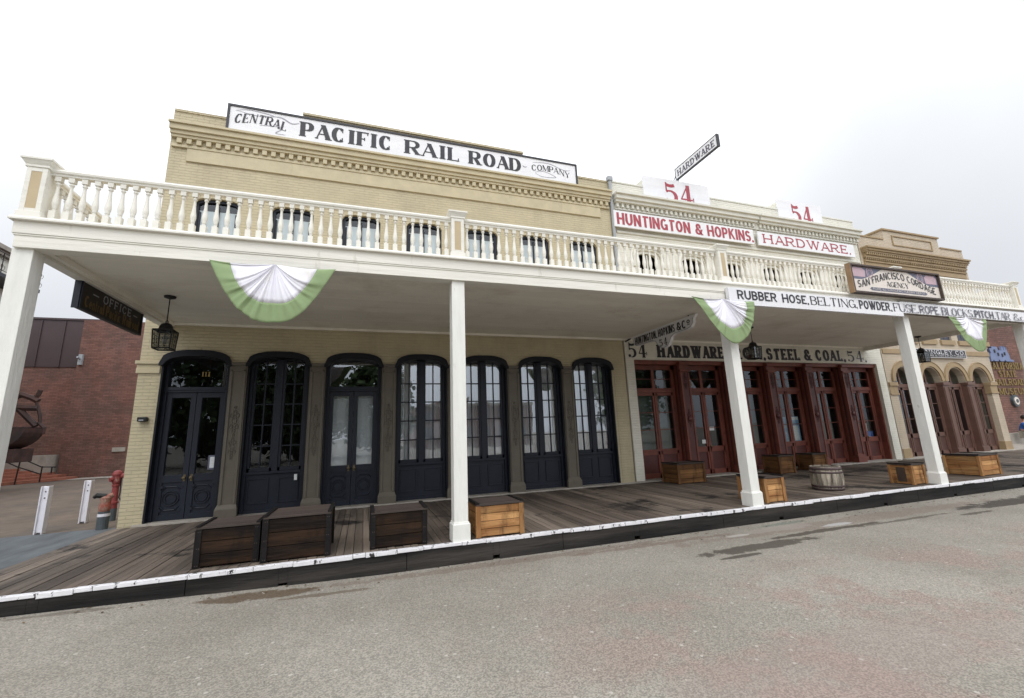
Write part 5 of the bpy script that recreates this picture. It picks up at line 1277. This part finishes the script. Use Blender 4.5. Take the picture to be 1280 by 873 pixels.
p2 = at(127, 662, 2, 0); r = thing('hydrant', (p2.x, p2.y, 0), 'short rusted hydrant with a grey sleeve in front of the red standpipe', 'hydrant')
h2 = at(131, 617, 1, p2.y).z
mb = MB(); mb.lathe((p2.x, p2.y, 0), [(.095, 0), (.095, h2*.5)], 16); mb.build('sleeve', 'dark_pipe', r)
mb = MB(); mb.lathe((p2.x, p2.y, 0), [(.098, h2*.36), (.098, h2*.44)], 16); mb.build('band', 'bollard', r)
MT['rusty_red'] = mat('faded_red_and_rust', (.30, .07, .05), .7, .3, 12, .6, col2=(.30, .22, .17), f2=.52, s2=9)
mb = MB(); mb.lathe((p2.x, p2.y, 0), [(.08, h2*.5), (.09, h2*.55), (.095, h2*.62), (.085, h2*.75), (.09, h2*.88), (.05, h2*.93)], 16); mb.tube([(p2.x, p2.y, h2*.88), (p2.x+.10, p2.y+.04, h2*.94)], .05, 10); mb.build('body', 'rusty_red', r)
mb = MB(); mb.tube([(p2.x, p2.y, h2*.92), (p2.x-.14, p2.y-.03, h2*.96), (p2.x-.19, p2.y-.04, h2*.90)], .045, 10, rs=[.05, .05, .03]); mb.build('valve', 'black_iron', r)
# museum building at the left
mb0 = thing('museum_hall', (-15.6, 31, 0), 'large plain red brick hall with a brown sheet metal band behind the bollards', 'building')
ztop = at(150, 405, 1, 31).z+.15
mb = MB(); mb.box(-15.6, 6, 31, 60, -.3, ztop); mb.box(-60, -15.6, 34, 60, -.3, at(60, 458, 1, 34).z); mb.build('wall', 'museum_brick', mb0)
za, zb = at(60, 459, 1, 34).z, at(60, 400, 1, 34).z
mb = MB(); mb.box(-60, -15.6, 33.95, 50, za, zb)
x = -59.4
while x < -15.8: mb.box(x, x+.06, 33.90, 33.95, za, zb-.05); x += 1.15
mb.box(-60, -15.55, 33.88, 50, zb, zb+.12); mb.build('metal_band', 'metal_panel', mb0)
mb = MB(); p = at(150, 562, 1, 31); mb.box(p.x-.35, p.x+.25, 30.95, 31, p.z-.12, p.z+.12); mb.build('vent', 'concrete', mb0)
p = at(96, 450, 1, 31); mb = MB(); mb.tube([(p.x+.2, 31, p.z), (p.x+.2, 30.6, p.z+.1)], .05, 6); mb.box(p.x+.12, p.x+.30, 30.85, 31, p.z-.30, p.z+.30); mb.build('wall_lamp', 'pipe_grey', mb0)
sheet('path', [(-15.8, 29.6), (-2, 29.6), (-2, 30.99), (-15.8, 30.99)], .02, 'concrete')
r = thing('entrance_steps', (-18, 29, 0), 'terracotta brick steps with a concrete block at the far left hall', 'steps')
mb = MB()
for k in range(5):
    mb.prism([(-30, 25.4+.7*k, .14*k), (-17.6+.1*k, 26.8+.6*k, .14*k), (-14.7-.5*k, 29.9+.2*k, .14*k), (-14.7-.5*k, 30.9, .14*k), (-30, 33.9, .14*k)], (0, 0, .14))
mb.build('steps', 'step_brick', r)
q0, q1 = at(30, 590, 1, 30), at(53, 572, 1, 30); mb = MB(); mb.box(-22, q1.x, 30.3, 31.4, .3, q1.z+.1); mb.build('block', 'concrete', r)
r = thing('handrail', (-17, 28.3, 0), 'thin black pipe handrail on the brick steps', 'handrail')
Q = lambda u, v, y=28.4: at(u, v, 1, y)
mb = MB()
for pts in (((-12, 562), (26, 573), (52, 584), (70, 584)), ((-10, 570), (22, 584), (51, 593)), ((26, 573), (18, 606)), ((53, 583), (49, 603)), ((65, 584), (64, 592))): mb.tube([Q(*a) for a in pts], .028, 6)
mb.build('rail', 'black_iron', r)
# rusty machine
r = thing('antique_machine', (-14, 24, 0), 'large rusty antique machine with a curved arm standing before the brick hall', 'machine')
Q = lambda u, v, y=24: at(u, v, 1, y)
mb = MB(); prof = []
a = Q(-30, 537); b_ = Q(57, 537); c = Q(57, 562)
zt, zb_ = a.z*.5+b_.z*.5, Q(30, 563).z; rad = (zt-zb_)
pts = []
for k in range(9):
    t = math.pi/2*k/8; pts.append((b_.x-1.1+1.1*math.cos(t), zt-rad*math.sin(t)))
pts = [(b_.x, zt)]+pts+[(a.x, zb_), (a.x, zt)]
mb.prism([(p[0], 22.8, p[1]) for p in pts], (0, 1.2, 0)); mb.build('tub', 'rust', r, bevel=.03)
mb = MB(); p0, p1 = Q(8, 562), Q(40, 577); mb.box(p0.x, p1.x, 22.9, 24.0, p1.z, p0.z); mb.build('under_box', 'rust', r, bevel=.02)
mb = MB(); p0 = Q(2, 540); mb.box(p0.x-1.2, p0.x-.6, 22.9, 24.0, 0, Q(0, 555).z); mb.build('support', 'rust', r)
def bar(name, pts, rad):
    mb = MB()
    for yy in (23.9,): mb.tube([Vector((Q(*q).x, yy, Q(*q).z)) for q in pts], rad, 6)
    mb.build(name, 'rust', r)
bar('beam', ((-10, 509), (50, 511)), .13); bar('strut', ((12, 499), (30, 516), (47, 533)), .11); bar('curved_arm', ((12, 508), (18, 498), (30, 494), (42, 498), (50, 502)), .12)
bar('tie_rod', ((48, 503), (52, 520), (52, 530)), .06); bar('fork', ((47, 497), (50, 494), (53, 488)), .08); bar('top_rail', ((-8, 535), (57, 535)), .05); bar('hook', ((50, 528), (57, 535), (55, 543)), .07)
# corner building far left with an iron balcony
r = thing('balconied_building', (-16, 22, 0), 'white and brick corner building with a thin black iron balcony at the left edge', 'building')
xx = -16; ze = Q(0, 0).z*0+9.0
mb = MB(); mb.box(-34, xx, 5, 26.2, 4.5, 10.55); mb.build('wall', 'white_trim', r)
mb = MB(); mb.box(-34, xx-.01, 5, 26.15, 0, 4.5); mb.build('lower_wall', 'museum_brick', r)
mb = MB(); mb.box(-34, xx+.35, 5, 26.5, 10.55, 10.75); mb.box(-34, xx+.2, 5, 26.35, 10.35, 10.55); mb.build('cornice', 'concrete', r)
zf = 9.10
mb = MB(); mb.box(xx, xx+1.1, 8, 25.9, zf-.16, zf); o = mb.build('balcony_floor', 'navy', r)
mb = MB(); xr = xx+1.05
def seg(y0, y1): mb.tube([(xr, y0, zf+.9), (xr, y1, zf+.9)], .02, 5); mb.tube([(xr, y0, zf+.12), (xr, y1, zf+.12)], .014, 5)
seg(16, 25.86); mb.tube([(xx, 25.86, zf+.9), (xr, 25.86, zf+.9)], .02, 5)
yy = 16.0
while yy <= 25.9:
    mb.tube([(xr, yy, zf), (xr, yy, zf+.92)], .018, 5)
    for s_ in (-1, 1):
        mb.tube([(xr, yy+s_*(.05+.14*t/8*math.cos(t*.9)), zf+.25+.12*math.sin(t*.9)+.2*(t % 2)*0) for t in range(9)], .009, 4)
        mb.tube([(xr, yy+s_*(.05+.14*t/8*math.cos(t*.9)), zf+.68+.12*math.sin(t*.9)) for t in range(9)], .009, 4)
    yy += .58
mb.build('balcony_railing', 'black_iron', o)
# ------------------------------------------------------------------ person seated by the museum wall
def person():
    p = at(1280.5, 545, 1, 10.75); bx, by = p.x, 10.72
    zs = .62; f = Vector((.25, -1, 0)).normalized(); s = Vector((-f.y, f.x, 0))
    O = Vector((bx, by, zs))
    def P(a, b_, c): return O+s*a+f*b_+Vector((0, 0, c))
    V = [P(0, 0, .12), P(0, .02, .30), P(0, .06, .50), P(0, .09, .60), P(0, .12, .70), P(0, .13, .80)]
    Rr = [.15, .14, .16, .07, .095, .08]; E = [(0, 1), (1, 2), (2, 3), (3, 4), (4, 5)]
    for sg in (-1, 1):
        n = len(V); V += [P(sg*.18, .06, .50), P(sg*.23, .16, .28), P(sg*.10, .38, .26), P(sg*.08, .44, .27)]; Rr += [.065, .05, .035, .03]; E += [(2, n), (n, n+1), (n+1, n+2), (n+2, n+3)]
        n = len(V); V += [P(sg*.09, .02, .08), P(sg*.13, .42, .10), P(sg*.12, .46, -.30), P(sg*.13, .60, -.36)]; Rr += [.09, .07, .045, .035]; E += [(0, n), (n, n+1), (n+1, n+2), (n+2, n+3)]
    me = bpy.data.meshes.new('person'); me.from_pydata([tuple(v) for v in V], E, [])
    o = bpy.data.objects.new('person', me); COL.objects.link(o)
    m_ = o.modifiers.new('skin', 'SKIN')
    for i, q in enumerate(Rr): me.skin_vertices[0].data[i].radius = (q, q)
    me.skin_vertices[0].data[0].use_root = True
    q = o.modifiers.new('sub', 'SUBSURF'); q.levels = 2; q.render_levels = 2
    me.materials.append(MT['skin'])
    # clothing and hair by swept shapes just outside the body
    root = tag(o, 'person in a blue shirt sitting on the ledge by the brick wall, head bowed', 'person')
    def cloth(name, idx, edges, grow, m):
        me2 = bpy.data.meshes.new(name); mp = {k: i for i, k in enumerate(idx)}
        me2.from_pydata([tuple(V[k]) for k in idx], [(mp[a], mp[b_]) for a, b_ in edges], [])
        c = bpy.data.objects.new(name, me2); COL.objects.link(c); c.parent = o
        c.modifiers.new('skin', 'SKIN')
        for k in idx: me2.skin_vertices[0].data[mp[k]].radius = (Rr[k]*grow, Rr[k]*grow)
        me2.skin_vertices[0].data[0].use_root = True
        c.modifiers.new('sub', 'SUBSURF').levels = 2; me2.materials.append(MT[m])
    cloth('shirt', [0, 1, 2, 6, 7, 14, 15], [(0, 1), (1, 2), (2, 6), (6, 7), (2, 14), (14, 15)], 1.13, 'shirt')
    cloth('trousers', [0, 10, 11, 12, 18, 19, 20], [(0, 10), (10, 11), (11, 12), (0, 18), (18, 19), (19, 20)], 1.12, 'trousers')
    mb = MB(); h = V[4]+Vector((0, 0, .04)); mb.lathe(h-f*.02, [(.09, -.05), (.108, .0), (.10, .06), (.06, .10), (.01, .115)], 14); c = mb.build('hair', 'hair', o, smooth=True)
    mb = MB()
    for sg in (-1, 1): mb.lathe(V[4]+s*sg*.035+f*.09+Vector((0, 0, .0)), [(.001, -.008), (.01, 0), (.001, .008)], 8)
    mb.build('eye', 'hair', o)
person()
# ------------------------------------------------------------------ across the street (out of view, invented for the reflections in the panes)
def tree(x, y, h, sp, label):
    r = thing('shade_tree', (x, y, 0), label, 'tree', 'shade trees across the street')
    mb = MB(); mb.tube([(x, y, 0), (x+.1, y, h*.25), (x-.1, y+.1, h*.5), (x, y, h*.75)], .2, 8, rs=[.28, .22, .16, .06])
    for k in range(7):
        a = k*.9; mb.tube([(x, y, h*.35+k*.3), (x+sp*.4*math.cos(a), y+sp*.4*math.sin(a), h*.55+k*.3), (x+sp*.7*math.cos(a), y+sp*.7*math.sin(a), h*.65+k*.35)], .06, 5, rs=[.09, .06, .02])
    mb.build('trunk', 'bark', r)
    mb = MB(); rnd_ = random.Random(int(x*10))
    for c in range(95):
        a, b_ = rnd_.uniform(0, 6.28), rnd_.uniform(-1, 1); q = rnd_.uniform(.5, 1)*sp
        cx, cy, cz = x+q*math.cos(a)*math.sqrt(1-b_*b_), y+q*math.sin(a)*math.sqrt(1-b_*b_), h*.56+b_*h*.42
        for l in range(60):
            d = Vector((rnd_.gauss(0, .5), rnd_.gauss(0, .5), rnd_.gauss(0, .4))); p = Vector((cx, cy, cz))+d
            u = Vector((rnd_.gauss(0, 1), rnd_.gauss(0, 1), rnd_.gauss(0, 1))).normalized()*.24; v = u.cross(Vector((rnd_.gauss(0, 1), rnd_.gauss(0, 1), rnd_.gauss(0, 1)))).normalized()*.17
            mb.poly([p-u-v*.2, p-v, p+u, p+v])
    mb.build('crown', 'leaf', r, fix=False)
for x, y, h, sp, lb in ((-18.5, -15, 7.5, 3.4, 'leftmost shade tree across the street, seen only in reflections'), (-9.5, -16, 8, 3.6, 'broad shade tree across the street, second from the left'),
                        (-4.5, -17, 7, 3.4, 'shade tree across the street, third from the left'), (1.2, -21, 8, 3.0, 'slim shade tree across the street, before the storefront'), (26, -20, 9, 3.5, 'shade tree across the street beyond the brick storefront')):
    tree(x, y, h, sp, lb)
r = thing('brick_storefront', (12, -32, 0), 'brick storefront row across the street behind the photographer', 'building')
mb = MB(); mb.box(6, 20, -44, -32, 0, 5.0); mb.box(9, 12, -44, -32.1, 5.0, 5.8); mb.build('wall', 'museum_brick', r)
mb = MB(); mb.box(5.9, 20.1, -32.4, -31.7, 4.8, 5.1); mb.build('cornice', 'concrete', r)
for x in range(6):
    mb = MB(); mb.box(6.6+2.25*x, 7.7+2.25*x, -32.06, -31.96, 1.0, 2.4); mb.box(6.6+2.25*x, 7.7+2.25*x, -32.06, -31.96, 3.1, 4.4); mb.build('window', 'shutter', r)

# grit and small leaves gathered along the boardwalk edge and scattered on the street
mb = MB(); rd = random.Random(3)
for i in range(900):
    x = rd.uniform(-4, 14); y = 5.78-abs(rd.gauss(0, .10)) if i < 600 else rd.uniform(1.0, 5.6)
    s = rd.uniform(.003, .009); h = s*rd.uniform(.5, 1)
    mb.mesh([(x+s*math.cos(a), y+s*math.sin(a), street_z(x)) for a in (0, 1.6, 3.0, 4.7)]+[(x, y, street_z(x)+h)], [(0, 1, 4), (1, 2, 4), (2, 3, 4), (3, 0, 4)])
MT['grit'] = mat('stone_grit', (.26, .23, .19), .9, .2, 4, island=.7)
tag(mb.build('grit', 'grit', fix=False), 'fine stone grit along the foot of the boardwalk', kind='stuff')
mb = MB()
for i in range(110):
    x = rd.uniform(-3.9, 13); y = 5.77-abs(rd.gauss(0, .16)); a = rd.uniform(0, 6.28); l = rd.uniform(.012, .028); w = l*.45
    c, s = math.cos(a), math.sin(a)
    q = street_z(x); mb.poly([(x+c*l, y+s*l, q+.006), (x-s*w, y+c*w, q+.012), (x-c*l, y-s*l, q+.005), (x+s*w, y-c*w, q+.010)])
MT['dry_leaf'] = mat('dry_leaf_litter', (.12, .075, .035), .9, .2, 4, island=.5)
tag(mb.build('leaf_litter', 'dry_leaf', fix=False), 'dry leaf bits lying along the boardwalk edge', kind='stuff')
